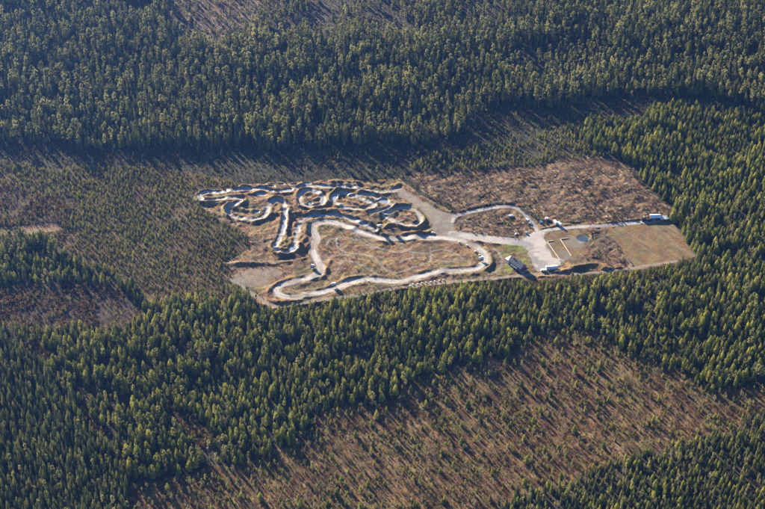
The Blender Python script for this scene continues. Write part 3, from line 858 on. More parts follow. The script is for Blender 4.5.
split(X, Y, Z, r, [('young_pine', .75, 7.5, 13.5), ('spruce_tree', .20, 8, 15), ('pine_tree', .05, 9, 14)], wave(45, 313, .3))
X, Y, Z, r = scatter(4.7, (PLANT_B,), seed=5)
m = thin(X, Y, r, 30, 315, .2, .4); X, Y, Z = X[m], Y[m], Z[m]
split(X, Y, Z, r, [('spruce_tree', .56, 7, 12.5), ('young_pine', .30, 6, 11), ('pine_tree', .08, 8, 12), ('birch_tree', .06, 8, 12)], wave(50, 317, .25))
X, Y, Z, r = scatter(3.3, (PLANT_L,), seed=6)
m = thin(X, Y, r, 22, 319, .16, .44); X, Y, Z = X[m], Y[m], Z[m]
split(X, Y, Z, r, [('young_spruce', .90, 2.0, 5.8), ('birch_tree', .10, 3, 6.5)], wave(70, 321, .35))
X, Y, Z, r = scatter(3.9, (MIDYOUNG,), seed=7)
m = thin(X, Y, r, 24, 323, .22, .5); X, Y, Z = X[m], Y[m], Z[m]
split(X, Y, Z, r, [('young_spruce', .92, 3, 7.5), ('birch_tree', .08, 5, 8)], wave(60, 325, .3))
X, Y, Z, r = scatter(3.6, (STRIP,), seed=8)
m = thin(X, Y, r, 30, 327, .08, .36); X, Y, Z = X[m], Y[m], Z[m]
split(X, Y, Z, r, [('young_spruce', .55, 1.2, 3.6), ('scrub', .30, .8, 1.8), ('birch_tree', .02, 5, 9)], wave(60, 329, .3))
X, Y, Z, r = scatter(3.9, (CUT,), seed=9)
m = thin(X, Y, r, 18, 331, .38, .6); X, Y, Z = X[m], Y[m], Z[m]
split(X, Y, Z, r, [('young_spruce', .62, 1.2, 5.2), ('birch_tree', .26, 2.5, 7.5), ('pine_tree', .02, 6, 10)], wave(60, 333, .3))
X, Y, Z, r = scatter(12.5, (CUT,), seed=10, keep=.7)
split(X, Y, Z, r, [('birch_tree', .34, 8, 13), ('pine_tree', .22, 8, 14), ('young_pine', .44, 5, 11)], wave(60, 335, .1))
X, Y, Z, r = scatter(8.5, (CUT,), seed=22, keep=.7)
split(X, Y, Z, r, [('birch_tree', .45, 4, 9.5), ('young_pine', .25, 3.5, 7), ('pine_tree', .12, 6, 10)], wave(40, 336, .2))
X, Y, Z, r = scatter(3.4, (CUT, SCRUB, STRIPES, SPARSE, MIDYOUNG, STRIP, PLANT_L), seed=11, keep=.7)
split(X, Y, Z, r, [('scrub', 1.0, .7, 2.4)], wave(40, 337, .4))
X, Y, Z, r = scatter(3.7, (SCRUB,), seed=12)
m = thin(X, Y, r, 18, 339, .3, .56); X, Y, Z = X[m], Y[m], Z[m]
split(X, Y, Z, r, [('birch_tree', .6, 2.5, 7.5), ('young_spruce', .3, 1.6, 5)], wave(40, 341, .3))
X, Y, Z, r = scatter(5.4, (SPARSE,), seed=13)
m = thin(X, Y, r, 40, 343, .3, .6); X, Y, Z = X[m], Y[m], Z[m]
split(X, Y, Z, r, [('pine_tree', .62, 14, 20), ('birch_tree', .18, 8, 13), ('spruce_tree', .2, 8, 15)], wave(60, 345, .15))
X, Y, Z, r = scatter(7.5, (STRIPES,), seed=14, keep=.75)
split(X, Y, Z, r, [('pine_tree', .45, 12, 18), ('spruce_tree', .2, 6, 13), ('birch_tree', .2, 5, 9)], wave(60, 347, .15))
X, Y, Z, r = scatter(30, (STRIP, PLANT_L), seed=15, keep=.12)
split(X, Y, Z, r, [('birch_tree', .6, 8, 12), ('pine_tree', .4, 8, 13)], wave(60, 349, .1))
X, Y, Z, r = scatter(1.9, (SLASH,), seed=16, keep=.95)
m = thin(X, Y, r, 9, 363, .28, .58); X, Y, Z = X[m], Y[m], Z[m]
split(X, Y, Z, r, [('logging_slash', .56, .5, 1.9), ('scrub', .34, .7, 2.2), ('young_spruce', .025, 1.5, 4.5)], wave(14, 351, .5))
# scattered growth on the site itself, off the tracks
X, Y, Z, r = scatter(3.2, (SITE,), seed=17, keep=.9)
ii = np.clip(np.searchsorted(XS, X), 0, NX - 1); jj = np.clip(np.searchsorted(YS, Y), 0, NY - 1)
open_ = (sand[jj, ii] + gravel[jj, ii] + trail[jj, ii] + wetm[jj, ii] + fieldm[jj, ii] + grassm[jj, ii]) < .08
m = open_ & thin(X, Y, r, 16, 353, .3, .56); X, Y, Z = X[m], Y[m], Z[m]
split(X, Y, Z, r, [('scrub', .78, .5, 1.5), ('logging_slash', .08, .5, 1.2), ('young_spruce', .06, 1, 2.6)], wave(30, 355, .3))

# rough growth on the verge between the site's bank and the forest
rv = np.random.default_rng(77)
qx = rv.uniform(250, 700, 5200); qo = rv.uniform(-3, 10, 5200)
ql = np.interp(qx, [258, 276, 294, 340, 400, 450, 500, 560, 610, 660, 697], [306, 312, 308, 301, 292, 287, 283, 281, 275.5, 268, 259])
X, Y = unproject(qx, ql + qo); Z = zone_at(X, Y)
m = Z != SITE; X, Y, Z = X[m], Y[m], np.full(m.sum(), BELT)
split(X, Y, Z, rv, [('scrub', .55, .7, 2.2), ('young_spruce', .40, 1.2, 3.0)], wave(20, 357, .3))
# tall thickets in the clearings at the left
X, Y, Z, r = scatter(3.0, (SCRUB,), seed=18, keep=.8)
m = thin(X, Y, r, 11, 359, .3, .55); X, Y, Z = X[m], Y[m], Z[m]
split(X, Y, Z, r, [('scrub', 1.0, 1.6, 4.2)], wave(25, 361, .3))
# trees must not stand in the roads that cross the stands
for k in TREES:
    A = np.concatenate(TREES[k]) if TREES[k] else np.zeros((0, 4))
    ii = np.clip(np.searchsorted(XS, A[:, 0]), 0, NX - 1); jj = np.clip(np.searchsorted(YS, A[:, 1]), 0, NY - 1)
    A = A[(sand[jj, ii] + gravel[jj, ii] + trail[jj, ii] + wetm[jj, ii] + grassm[jj, ii] + fieldm[jj, ii] < .25)]
    if k not in ('scrub', 'logging_slash'):      # a narrow cleared verge below the bank that bounds the site
        vx, vy = unproject([258, 276, 294, 340, 400, 450, 500, 560, 610, 660, 697], [306, 312, 308, 301, 292, 287, 283, 281, 275.5, 268, 259])
        ly = np.interp(A[:, 0], vx, vy)
        bad = (A[:, 0] > vx[0]) & (A[:, 0] < vx[-1]) & (A[:, 1] > ly - 2 - 0.30 * A[:, 2]) & (A[:, 1] < ly + 12) & (A[:, 2] > 3.0)
        A = A[~bad]
    TREES[k] = A
print({k: len(v) for k, v in TREES.items()})

# ---------------------------------------------------------------- the largest 300 of each kind as single trees, the rest as stands
PLACE_WORDS = {FAR: 'in the far hazy forest', STRIP: 'in the shaded strip below the far forest edge', PLANT_L: 'in the low plantation left of the track', PLANT_R: 'in the stand right of the slash clearing',
               BELT: 'in the green forest belt below the track', DARK: 'in the dark tall stand at the lower left corner', SCRUB: 'in a brown scrubby clearing at the left', SITE: 'on the bare ground of the track site', SLASH: 'among the slash',
               CUT: 'on the brown cutting at the bottom of the picture', PLANT_B: 'in the dense stand at the lower right corner', SPARSE: 'in the thinned clearing near the top', MIDYOUNG: 'in the young growth above the slash clearing',
               STRIPES: 'in the pale striped clearing at the top', PALE: 'beside the pale grass strip'}
LOOK = {'spruce_tree': 'pointed dark green spruce', 'young_pine': 'full yellow-green young pine', 'young_spruce': 'short olive young spruce', 'pine_tree': 'round-crowned pale green pine', 'birch_tree': 'thin yellowish birch'}
CATEG = {'spruce_tree': 'spruce', 'young_pine': 'young pine', 'young_spruce': 'young spruce', 'pine_tree': 'pine', 'birch_tree': 'birch'}
def visible_size(A):
    px, py = project(A[:, 0], A[:, 1])
    dist = np.sqrt(A[:, 0] ** 2 + A[:, 1] ** 2 + CAM_H ** 2)
    s = A[:, 2] / dist
    s[(px < 6) | (px > 759) | (py < 16) | (py > 506)] = -1
    return s
STANDS = {}
for kind in LOOK:
    A = TREES[kind]
    order = np.argsort(-visible_size(A))
    one, rest = A[order[:300]], A[order[300:]]
    rnd = random.Random(len(kind))
    zz = ground_zs(one[:, 0], one[:, 1])
    for i in range(len(one)):
        x, y, h, z = one[i]
        t, c, _ = PROTO[kind][rnd.randrange(len(PROTO[kind]))]
        root = bpy.data.objects.new(kind, None)
        root.empty_display_size = 0.5
        root.location = (x, y, zz[i] - .05); root.rotation_euler = (0, 0, rnd.uniform(0, 6.28))
        wd = rnd.uniform(.88, 1.15) * h
        root.scale = (wd, wd, h)
        COL.objects.link(root)
        w = PLACE_WORDS[int(z)]
        tag(root, LOOK[kind] + ' ' + w, CATEG[kind], (LOOK[kind] + 'es ' if kind == 'birch_tree' else LOOK[kind] + 's ') + w)
        for nm, me in (('trunk', t), ('crown', c)):
            o = bpy.data.objects.new(nm, me); o.parent = root; COL.objects.link(o)
    STANDS[kind] = rest
STANDS['scrub'] = TREES['scrub']; STANDS['logging_slash'] = TREES['logging_slash']

def stand_nodes(kind):
    ng = bpy.data.node_groups.new('stand_of_' + kind, 'GeometryNodeTree')
    ng.interface.new_socket('Geometry', in_out='INPUT', socket_type='NodeSocketGeometry')
    ng.interface.new_socket('Geometry', in_out='OUTPUT', socket_type='NodeSocketGeometry')
    N, L = ng.nodes, ng.links
    gi, go = N.new('NodeGroupInput'), N.new('NodeGroupOutput')
    coll = bpy.data.collections.new('kinds_of_' + kind)
    for i, (_, _, j) in enumerate(PROTO[kind]):
        coll.objects.link(bpy.data.objects.new('%s_shape_%d' % (kind, i), j))
    ci = N.new('GeometryNodeCollectionInfo'); ci.inputs['Collection'].default_value = coll
    ci.inputs['Separate Children'].default_value = True; ci.inputs['Reset Children'].default_value = True
    ip = N.new('GeometryNodeInstanceOnPoints'); ip.inputs['Pick Instance'].default_value = True
    def attr(name, typ):
        a = N.new('GeometryNodeInputNamedAttribute'); a.data_type = typ; a.inputs['Name'].default_value = name
        return a.outputs['Attribute']
    L.new(gi.outputs[0], ip.inputs['Points']); L.new(ci.outputs[0], ip.inputs['Instance'])
    L.new(attr('variant', 'INT'), ip.inputs['Instance Index'])
    L.new(attr('size', 'FLOAT_VECTOR'), ip.inputs['Scale'])
    er = N.new('FunctionNodeEulerToRotation'); L.new(attr('turn', 'FLOAT_VECTOR'), er.inputs[0]); L.new(er.outputs[0], ip.inputs['Rotation'])
    L.new(ip.outputs[0], go.inputs[0])
    return ng

STAND_NAMES = {'spruce_tree': 'spruce_forest', 'young_pine': 'young_pine_forest', 'young_spruce': 'young_spruce_plantation', 'pine_tree': 'pine_forest', 'birch_tree': 'birch_undergrowth', 'scrub': 'scrub_vegetation', 'logging_slash': 'logging_debris'}
STAND_LOOK = {'spruce_tree': 'dense mass of dark green spruces', 'young_pine': 'dense mass of yellow-green young pines', 'young_spruce': 'mass of short olive young spruces', 'pine_tree': 'mass of pale green round-crowned pines', 'birch_tree': 'scatter of thin yellowish birches',
              'scrub': 'low brown leafless scrub', 'logging_slash': 'litter of cut branches and pale wood'}
for kind, A in STANDS.items():
    ng = stand_nodes(kind)
    for zid in np.unique(A[:, 3]).astype(int):
        B = A[A[:, 3] == zid]
        n = len(B)
        if n == 0: continue
        rng = np.random.default_rng(900 + zid)
        me = bpy.data.meshes.new(STAND_NAMES[kind])
        me.vertices.add(n)
        zc = ground_zs(B[:, 0], B[:, 1]) - .05
        me.vertices.foreach_set('co', np.stack([B[:, 0], B[:, 1], zc], 1).astype(np.float32).ravel())
        wd = B[:, 2] * rng.uniform(.85, 1.2, n)
        if kind == 'logging_slash':
            sz = np.stack([B[:, 2] * rng.uniform(.8, 1.6, n), B[:, 2] * rng.uniform(.8, 1.6, n), B[:, 2] * .55], 1)
        else:
            sz = np.stack([wd, wd, B[:, 2]], 1)
        a = me.attributes.new('size', 'FLOAT_VECTOR', 'POINT'); a.data.foreach_set('vector', sz.astype(np.float32).ravel())
        tr = np.stack([rng.normal(0, .02, n), rng.normal(0, .02, n), rng.uniform(0, 6.28, n)], 1)
        a = me.attributes.new('turn', 'FLOAT_VECTOR', 'POINT'); a.data.foreach_set('vector', tr.astype(np.float32).ravel())
        a = me.attributes.new('variant', 'INT', 'POINT'); a.data.foreach_set('value', rng.integers(0, len(PROTO[kind]), n).astype(np.int32))
        me.update()
        o = bpy.data.objects.new(STAND_NAMES[kind], me); COL.objects.link(o)
        md = o.modifiers.new('stand', 'NODES'); md.node_group = ng
        tag(o, STAND_LOOK[kind] + ' ' + PLACE_WORDS[zid], STAND_NAMES[kind].split('_')[-1], None, 'stuff')

# ---------------------------------------------------------------- built things
def paint(name, c, rough=.55, metallic=0.0): return simple_mat(name, c, rough, metallic, .10, 1.5)
M['white_metal'] = paint('white_sheet_metal', (.78, .78, .76), .45)
M['white_paint'] = paint('white_paint', (.74, .73, .70), .6)
M['grey_roof'] = paint('grey_roof_sheet', (.055, .058, .08), .5)
M['pale_roof'] = paint('pale_roof_sheet', (.55, .55, .50), .55)
M['red_wood'] = paint('red_boards', (.26, .06, .04), .8)
M['blue_wood'] = paint('blue_grey_boards', (.13, .15, .26), .75)
M['dark_wood'] = paint('dark_boards', (.07, .055, .045), .85)
M['grey_wood'] = paint('weathered_boards', (.33, .29, .24), .85)
M['pale_log'] = paint('bleached_timber', (.62, .55, .44), .8)
M['log_bark'] = paint('log_bark', (.085, .065, .05), .9)
M['log_end'] = paint('sawn_log_end', (.46, .32, .18), .8)
M['glass'] = paint('dark_glass', (.025, .03, .04), .08)
M['tyre'] = paint('tyre_rubber', (.02, .02, .02), .9)
M['rim'] = paint('steel_rim', (.4, .4, .42), .35, .8)
M['car_white'] = paint('white_car_paint', (.78, .78, .78), .3)
M['car_blue'] = paint('blue_car_paint', (.05, .16, .50), .3)
M['car_pale'] = paint('pale_blue_car_paint', (.40, .50, .66), .3)
M['car_dark'] = paint('dark_car_paint', (.03, .035, .05), .3)
M['lamp'] = paint('lamp_glass', (.7, .7, .65), .15)
M['concrete'] = paint('concrete', (.36, .35, .33), .85)
M['wrap'] = paint('white_bale_wrap', (.82, .82, .80), .4)
M['brick'] = paint('red_brick', (.30, .10, .06), .85)

class MB:
    def __init__(s): s.v = []; s.f = []
    def box(s, c, d, rz=0.0):
        b = len(s.v); ca, sa = math.cos(rz), math.sin(rz)
        for z in (-.5, .5):
            for (x, y) in ((-.5, -.5), (.5, -.5), (.5, .5), (-.5, .5)):
                X, Y = x * d[0], y * d[1]
                s.v.append((c[0] + X * ca - Y * sa, c[1] + X * sa + Y * ca, c[2] + z * d[2]))
        s.f += [(b, b + 3, b + 2, b + 1), (b + 4, b + 5, b + 6, b + 7)] + [(b + k, b + (k + 1) % 4, b + 4 + (k + 1) % 4, b + 4 + k) for k in range(4)]
        return s
    def prism(s, prof, x0, x1, ax='x'):
        """closed profile of (u, z) pairs pushed along one axis"""
        b = len(s.v); n = len(prof)
        for t in (x0, x1):
            for (u, z) in prof:
                s.v.append((t, u, z) if ax == 'x' else (u, t, z))
        s.f += [tuple(range(b, b + n)), tuple(range(b + 2 * n - 1, b + n - 1, -1))]
        s.f += [(b + k, b + n + k, b + n + (k + 1) % n, b + (k + 1) % n) for k in range(n)]
        return s
    def cyl(s, p0, p1, r, n=12, r1=None):
        p0 = Vector(p0); p1 = Vector(p1); d = (p1 - p0).normalized(); u = d.orthogonal().normalized(); w = d.cross(u)
        b = len(s.v); r1 = r if r1 is None else r1
        for p, q in ((p0, r), (p1, r1)):
            for k in range(n):
                a = 2 * math.pi * k / n
                s.v.append(tuple(p + (u * math.cos(a) + w * math.sin(a)) * q))
        s.f += [tuple(range(b + n - 1, b - 1, -1)), tuple(range(b + n, b + 2 * n))]
        s.f += [(b + k, b + (k + 1) % n, b + n + (k + 1) % n, b + n + k) for k in range(n)]
        return s
    def build(s, name, mat, parent=None, bevel=0.0, seg=2):
        me = bpy.data.meshes.new(name); me.from_pydata(s.v, [], s.f)
        bm = bmesh.new(); bm.from_mesh(me); bmesh.ops.recalc_face_normals(bm, faces=bm.faces)
        if bevel: bmesh.ops.bevel(bm, geom=bm.edges[:], offset=bevel, segments=seg, profile=.5, affect='EDGES', clamp_overlap=True)
        bm.to_mesh(me); bm.free()
        me.materials.append(M[mat] if isinstance(mat, str) else mat)
        o = bpy.data.objects.new(name, me); COL.objects.link(o)
        if parent is not None: o.parent = parent
        return o

def root(name, px, py, rz, label, cat, group=None, dz=0.0):
    x, y = G(px, py)
    o = bpy.data.objects.new(name, None); o.empty_display_size = .5
    o.location = (x, y, ground_z(x, y) + dz); o.rotation_euler = (0, 0, rz)
    COL.objects.link(o)
    return tag(o, label, cat, group)

def gable(parent, L, W, hw, rise, wall, roof, over=.5, thick=.22, base=-.8):
    """walls with gables along local x, and two roof slopes"""
    MB().prism([(-W / 2, base), (W / 2, base), (W / 2, hw), (0, hw + rise), (-W / 2, hw)], -L / 2, L / 2).build('wall', wall, parent)
    sl = rise / (W / 2); ow = W / 2 + over
    rf = MB()
    rf.prism([(-ow, hw - sl * over + .03), (0, hw + rise + .03), (ow, hw - sl * over + .03), (ow, hw - sl * over + thick), (0, hw + rise + thick), (-ow, hw - sl * over + thick)], -L / 2 - over, L / 2 + over)
    return rf.build('roof', roof, parent)

def window(parent, c, w, h, axis, out):
    """frame with a pane set into it; axis: the way the wall runs; out: sign of the outward normal"""
    if axis == 'x':
        f = MB().box((c[0], c[1] + out * .04, c[2]), (w + .2, .12, h + .2)).build('window', 'white_paint', parent)
        MB().box((c[0], c[1] + out * .10, c[2]), (w, .05, h)).build('pane', 'glass', f)
    else:
        f = MB().box((c[0] + out * .04, c[1], c[2]), (.12, w + .2, h + .2)).build('window', 'white_paint', parent)
        MB().box((c[0] + out * .10, c[1], c[2]), (.05, w, h)).build('pane', 'glass', f)

def door(parent, c, w, h, axis, out, mat='dark_wood'):
    if axis == 'x':
        d = MB().box((c[0], c[1] + out * .05, c[2] + h / 2), (w, .12, h)).build('door', mat, parent)
        MB().box((c[0] + w * .35, c[1] + out * .14, c[2] + h * .48), (.12, .08, .06)).build('handle', 'rim', d)
    else:
        d = MB().box((c[0] + out * .05, c[1], c[2] + h / 2), (.12, w, h)).build('door', mat, parent)
        MB().box((c[0] + out * .14, c[1] + w * .35, c[2] + h * .48), (.08, .12, .06)).build('handle', 'rim', d)

# clubhouse: long two-storey gabled house, ridge running towards the lower right, white annex at its far end
ch = root('clubhouse', 517.4, 267.2, math.radians(-51), 'two-storey clubhouse with grey gabled roof and white annex on the grass', 'house')
rf = gable(ch, 18, 8.0, 4.9, 4.0, 'blue_wood', 'grey_roof', .6)
MB().box((3.5, 1.2, 8.4), (.9, .9, 2.2)).build('chimney', 'brick', rf)
MB().box((-5.2, -1.0, 8.4), (.8, .8, 2.0)).build('chimney', 'brick', rf)
an = MB().box((-11.12, -1.2, 1.9), (4.2, 6.6, 5.4)).build('annex', 'white_paint', ch)
MB().box((-11.62, -1.2, 4.72), (4.9, 7.3, .24)).build('annex_roof', 'white_metal', an)
pc = MB().box((10.55, 0, 2.9), (3.0, 7.8, .22)).build('porch_roof', 'red_wood', ch)
for y in (-3.6, 0, 3.6): MB().box((11.8, y, 1.0), (.22, .22, 3.6)).build('post', 'white_paint', pc)
MB().box((10.65, 0, -.2), (3.2, 8.2, .9)).build('deck', 'grey_wood', ch)
for x in (-7, -3.5, 0, 3.5, 7):
    for z in (1.5, 3.9):
        window(ch, (x, -4.0, z), 1.3, 1.1, 'x', -1); window(ch, (x, 4.0, z), 1.3, 1.1, 'x', 1)
for y in (-2.0, 2.0): window(ch, (9.0, y, 4.5), 1.3, 1.2, 'y', 1)
door(ch, (9.0, 0, .25), 1.2, 2.1, 'y', 1, 'red_wood')
door(ch, (-5.2, 4.0, 0), 1.1, 2.1, 'x', 1, 'red_wood')
MB().box((0, -5.05, 2.8), (8.5, 2.0, .18)).build('balcony', 'white_paint', ch)
for x in (-4, 0, 4): MB().box((x, -5.9, 1.0), (.2, .2, 3.6)).build('post', 'white_paint', ch)
MB().box((0, -6.0, 3.35), (8.5, .08, .9)).build('railing', 'white_paint', ch)

# white cabin and trailer at the lower end of the yard
cb = root('portable_cabin', 551.5, 269.2, math.radians(7), 'long low white cabin at the bottom of the gravel yard', 'cabin')
gable(cb, 11.5, 4.2, 2.6, .7, 'white_paint', 'white_metal', .35, .16, -.5)
for x in (-4, -1.6, 1.6, 4): window(cb, (x, -2.1, 1.5), 1.1, .8, 'x', -1)
door(cb, (0, -2.1, 0), .9, 2.0, 'x', -1, 'grey_wood')

def caravan(px, py, rz, label, L=5.4, W=2.25, Hh=2.5):
    c = root('caravan', px, py, rz, label, 'caravan', 'caravans and trailers')
    MB().prism([(-L / 2, .45), (-L / 2 - .15, 1.2), (-L / 2 + .35, Hh), (L / 2 - .3, Hh), (L / 2, 1.4), (L / 2 - .1, .45)], -W / 2, W / 2, 'y').build('body', 'car_white', c, .08)
    for s in (-1, 1):
        w = MB().cyl((0, s * (W / 2 - .22), .34), (0, s * (W / 2 + .01), .34), .34).build('wheel', 'tyre', c)
        MB().cyl((0, s * (W / 2 + .0), .34), (0, s * (W / 2 + .03), .34), .19).build('rim', 'rim', w)
        for x in (-1.5, 1.3): MB().box((x, s * (W / 2 + .01), 1.6), (1.2, .05, .6)).build('window', 'glass', c)
    MB().box((.1, -W / 2 - .015, 1.3), (.65, .05, 1.6)).build('door', 'white_paint', c)
    MB().box((L / 2 + .55, 0, .5), (1.3, .1, .1)).build('drawbar', 'rim', c)
    MB().cyl((L / 2 + .9, 0, -.15), (L / 2 + .9, 0, .5), .06).build('jockey_wheel', 'tyre', c)
    return c
caravan(543.3, 271.6, math.radians(5), 'small white trailer left of the long white cabin')
caravan(555.2, 223.6, math.radians(112), 'white caravan nearest the yard entrance, parked by the scrub edge', 6.2, 2.4, 2.9)
caravan(559.2, 225.4, math.radians(122), 'white caravan rightmost of the vehicles by the road', 6.4, 2.4, 2.9)

def car(px, py, rz, col, label, kind='car', s=1.0):
    c = root({'car': 'parked_car', 'van': 'parked_van'}[kind], px, py, rz, label, kind, 'vehicles parked round the yard')
    if kind == 'car':
        L, W = 4.5 * s, 1.8
        low = [(-L / 2, .3), (-L / 2, .85), (-L / 2 + .25, .98), (L * .2, 1.0), (L / 2 - .1, .82), (L / 2, .6), (L / 2, .3)]
        top = [(-L * .42, .97), (-L * .34, 1.48), (L * .06, 1.5), (L * .24, .98)]
        MB().prism(low, -W / 2, W / 2, 'y').build('body', col, c, .06)
        MB().prism(top, -W / 2 + .1, W / 2 - .1, 'y').build('window', 'glass', c, .04)
        MB().box((-L * .14, 0, 1.5), (L * .40, W - .3, .06)).build('roof', col, c, .02)
        wr, xs = .33, (-L * .3, L * .31)
    else:
        L, W = 5.6 * s, 2.0
        MB().prism([(-L / 2, .35), (-L / 2, 2.3), (L * .22, 2.35), (L * .36, 1.35), (L / 2 - .05, 1.15), (L / 2, .35)], -W / 2, W / 2, 'y').build('body', col, c, .08)
        MB().prism([(L * .225, 2.2), (L * .345, 1.42), (L * .365, 1.42), (L * .245, 2.2)], -W / 2 + .12, W / 2 - .12, 'y').build('windscreen', 'glass', c)
        for sg in (-1, 1): MB().box((L * .17, sg * (W / 2 + .005), 1.7), (.9, .03, .55)).build('window', 'glass', c)
        wr, xs = .36, (-L * .3, L * .33)
    for x in xs:
        for sg in (-1, 1):
            w = MB().cyl((x, sg * (W / 2 - .2), wr), (x, sg * (W / 2 + .015), wr), wr).build('wheel', 'tyre', c)
            MB().cyl((x, sg * (W / 2 + .01), wr), (x, sg * (W / 2 + .03), wr), wr * .6).build('rim', 'rim', w)
    for sg in (-1, 1):
        MB().box((L / 2 - .02, sg * W * .34, .68), (.08, .32, .16)).build('headlight', 'lamp', c)
        MB().box((-L / 2 + .01, sg * W * .38, .78), (.06, .2, .2)).build('tail_light', 'red_wood', c)
    return c
car(511.3, 216.4, math.radians(4), 'car_white', 'white van alone in the scrub above the gravel road', 'van')
car(515.4, 234.6, math.radians(70), 'car_white', 'white car in the scrub just above the wide gravel road', 'car')
car(526.4, 233.8, math.radians(-50), 'car_pale', 'small pale blue car where the narrow road meets the yard', 'car', .9)
car(527.6, 221.2, math.radians(-48), 'car_white', 'white van beside the bend of the narrow road', 'van', .9)
car(530.2, 224.2, math.radians(-48), 'car_pale', 'pale blue car just below the white van on the narrow road', 'car')
car(541.4, 223.6, math.radians(-60), 'car_blue', 'bright blue van above the yard entrance', 'van', .95)
car(547.4, 219.8, math.radians(5), 'car_white', 'white van highest of the row above the yard', 'van', .85)
car(547.0, 223.6, math.radians(-75), 'car_dark', 'dark car between the blue van and the white caravans', 'car')
car(432.8, 233.6, math.radians(10), 'car_white', 'white car at the corner of the grey gravel apron', 'car', .9)

# marshals' huts beside the lanes
def hut(px, py, rz, L, W, hw, rise, wall, roof, label, legs=0.0):
    h = root('marshal_hut', px, py, rz, label, 'hut', 'small huts along the track')
    z0 = legs
    MB().prism([(-W / 2, z0 - (0 if legs else .5)), (W / 2, z0 - (0 if legs else .5)), (W / 2, z0 + hw), (0, z0 + hw + rise), (-W / 2, z0 + hw)], -L / 2, L / 2).build('wall', wall, h)
    sl = rise / (W / 2); o = .3; ow = W / 2 + o; t = z0 + hw
    MB().prism([(-ow, t - sl * o + .03), (0, t + rise + .03), (ow, t - sl * o + .03), (ow, t - sl * o + .17), (0, t + rise + .17), (-ow, t - sl * o + .17)], -L / 2 - o, L / 2 + o).build('roof', roof, h)
    if legs:
        for x in (-1, 1):
            for y in (-1, 1): MB().box((x * (L / 2 - .12), y * (W / 2 - .12), legs / 2 - .25), (.2, .2, legs + .5)).build('leg', 'dark_wood', h)
        ld = MB()
        for sg in (-1, 1): ld.box((L / 2 + .35, sg * .25, legs / 2 - .1), (.08, .08, legs + .3))
        for k in range(int(legs / .4)): ld.box((L / 2 + .35, 0, .3 + k * .4), (.05, .5, .05))
        ld.build('ladder', 'grey_wood', h)
    window(h, (0, -W / 2, z0 + hw * .6), L * .4, hw * .35, 'x', -1)
    door(h, (L / 2, 0, z0), .8, min(1.9, hw * .85), 'y', 1, 'grey_wood')
    return h
hut(379.3, 231.6, math.radians(20), 3.6, 3.2, 2.5, .8, 'dark_wood', 'white_metal', 'dark tower with white roof, left of two towers over the lane', 2.4)
hut(393.4, 233.6, math.radians(-25), 3.4, 3.2, 2.6, .9, 'blue_wood', 'grey_roof', 'blue-grey tower on the sandy bank above the main lane', 2.6)
hut(481.2, 261.4, math.radians(15), 3.8, 3.2, 2.5, .8, 'dark_wood', 'white_metal', 'dark tower with white roof inside the right hairpin', 1.8)
hut(312.6, 268.6, math.radians(-20), 3.4, 3.0, 2.4, .8, 'dark_wood', 'white_metal', 'white-roofed hut at the lower end of the straight sandy lane', 1.2)
hut(333.6, 287.2, math.radians(10), 4.0, 3.4, 2.5, .8, 'dark_wood', 'white_metal', 'white-roofed hut beside the lower lane of the circuit', 1.6)

# barn, long shed and log pile at the end of the road by the field
bn = root('barn', 655.2, 217.6, math.radians(4), 'barn with white roof and dark walls above the brown field', 'barn')
gable(bn, 10.5, 6.0, 3.0, 1.5, 'dark_wood', 'white_metal', .5, .18)
door(bn, (-2, -3.0, -.2), 2.6, 2.5, 'x', -1, 'grey_wood'); window(bn, (2.6, -3.0, 1.8), 1.1, .9, 'x', -1)
sh = root('long_shed', 667.6, 218.6, math.radians(8), 'long low shed with pale roof between the barn and the conifers', 'shed')
MB().prism([(-2.2, -.6), (2.2, -.6), (2.2, 2.9), (-2.2, 2.2)], -8.5, 8.5).build('wall', 'dark_wood', sh)
MB().prism([(-2.7, 2.16), (2.7, 3.02), (2.7, 3.2), (-2.7, 2.34)], -8.9, 8.9).build('roof', 'pale_roof', sh)
for x in (-6, -2, 2, 6): MB().box((x, -2.24, .9), (2.6, .1, 2.0)).build('door', 'grey_wood', sh)
def log_pile(px, py, rz, rows, label):
    lp = root('log_pile', px, py, rz, label, 'log pile')
    rnd = random.Random(5)
    for r in range(rows):
        for k in range(9 - r):
            x = (k - (8 - r) / 2) * .62; z = .26 + r * .52
            e = rnd.uniform(-.25, .25); rr = rnd.uniform(.24, .31)
            lg = MB().cyl((x, -2.3 + e, z), (x, 2.3 + e, z), rr, 10, rr * .9).build('log', 'log_bark', lp)
            MB().cyl((x, -2.33 + e, z), (x, -2.295 + e, z), rr * .9, 10).build('cut_end', 'log_end', lg)
log_pile(643.6, 219.6, math.radians(96), 6, 'dark log pile left of the barn, nearer the road')
log_pile(649.2, 219.8, math.radians(96), 5, 'dark log pile right against the barn wall')

# wrapped bales marking the lanes
def bale(px, py, label, group, r=.68):
    b = root('wrapped_bale', px, py, random.uniform(0, 3.1), label, 'bale', group)
    MB().cyl((0, 0, 0), (0, 0, 1.25), r, 16).build('body', 'wrap', b, .14, 2)
    MB().cyl((0, 0, .5), (0, 0, .62), r + .015, 16).build('band', 'concrete', b)
ORD = ['first', 'second', 'third', 'fourth', 'fifth', 'sixth', 'seventh', 'eighth', 'ninth']
for i, (x, y) in enumerate(((410.2, 286.6), (413, 285.2), (417.8, 284.8), (421.8, 284), (426, 283.4), (430.8, 283), (434.8, 282.3), (439.2, 281.5), (443.4, 280.9))):
    bale(x, y, ORD[i] + ' white bale from the left in the row along the forest edge', 'white bales in a row below the lower lane')
for i, (x, y) in enumerate(((458.8, 243), (466.8, 246.2), (475.2, 252.8), (479.2, 256))):
    bale(x, y, ORD[i] + ' white bale from the top on the inside of the right hairpin', 'white bales inside the hairpin', .8)
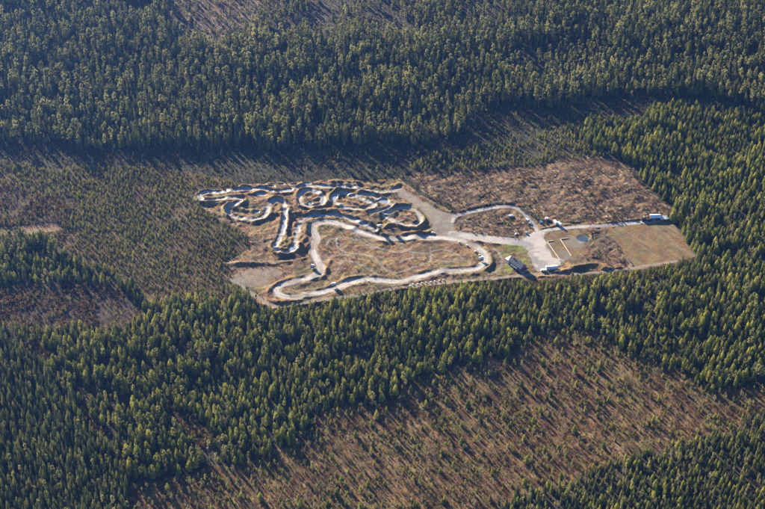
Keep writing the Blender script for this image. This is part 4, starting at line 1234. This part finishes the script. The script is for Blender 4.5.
for i, (x, y) in enumerate(((352.6, 285.6), (359.6, 283.4), (368.4, 282.2))):
    bale(x, y, ORD[i] + ' white bale from the left beside the lower lane', 'white bales beside the lower lane')
for i, (x, y) in enumerate(((337, 240.6), (337.4, 245))):
    bale(x, y, ['upper', 'lower'][i] + ' white bale beside the thin infield trail', 'white bales on the infield', .6)

# pale timber barriers on the parking ground
def barrier(p0, p1, label):
    x0, y0 = G(*p0); x1, y1 = G(*p1)
    n = max(int(math.hypot(x1 - x0, y1 - y0) / 3.0), 3)
    rz = math.atan2(y1 - y0, x1 - x0)
    b = bpy.data.objects.new('timber_barrier', None); b.location = (x0, y0, ground_z(x0, y0)); COL.objects.link(b)
    tag(b, label, 'barrier', 'timber barriers on the parking ground')
    for k in range(n):
        t = (k + .5) / n
        x = x0 + (x1 - x0) * t; y = y0 + (y1 - y0) * t
        z = ground_z(x, y) - b.location.z
        MB().box((x - x0, y - y0, z + .42), (math.hypot(x1 - x0, y1 - y0) / n - .12, .5, .5), rz + random.uniform(-.015, .015)).build('beam', 'pale_log', b, .04, 1)
        MB().box((x - x0, y - y0, z - .1), (.4, .7, .7), rz).build('block', 'concrete', b)
barrier((547.2, 242.2), (560.2, 260.6), 'left of two long pale barriers across the parking ground')
barrier((560.4, 239.6), (571.2, 256.6), 'right of two long pale barriers across the parking ground')
barrier((547.6, 241.8), (553.4, 241.0), 'short barrier closing the top of the left long barrier')
barrier((560.8, 239.2), (568.2, 238.4), 'short barrier closing the top of the right long barrier')

# ---------------------------------------------------------------- haze
def haze():
    m, N, L = new_mat('haze_air')
    out = N.new('ShaderNodeOutputMaterial'); p = N.new('ShaderNodeVolumePrincipled')
    p.inputs['Color'].default_value = (0.13, 0.32, 1.0, 1)
    p.inputs['Density'].default_value = 0.000037
    p.inputs['Anisotropy'].default_value = 0.76
    L.new(p.outputs[0], out.inputs['Volume'])
    bm = bmesh.new(); bmesh.ops.create_cube(bm, size=1)
    me = bpy.data.meshes.new('haze'); bm.to_mesh(me); bm.free(); me.materials.append(m)
    zlo, zhi = float(H.min()) - 2.0, CAM_H + 15
    o = bpy.data.objects.new('haze', me); o.scale = (12400, 11900, zhi - zlo); o.location = (0, 3250, (zhi + zlo) / 2)
    COL.objects.link(o)
    tag(o, 'thin blue haze lying over the far forest', 'haze', None, 'stuff')
haze()
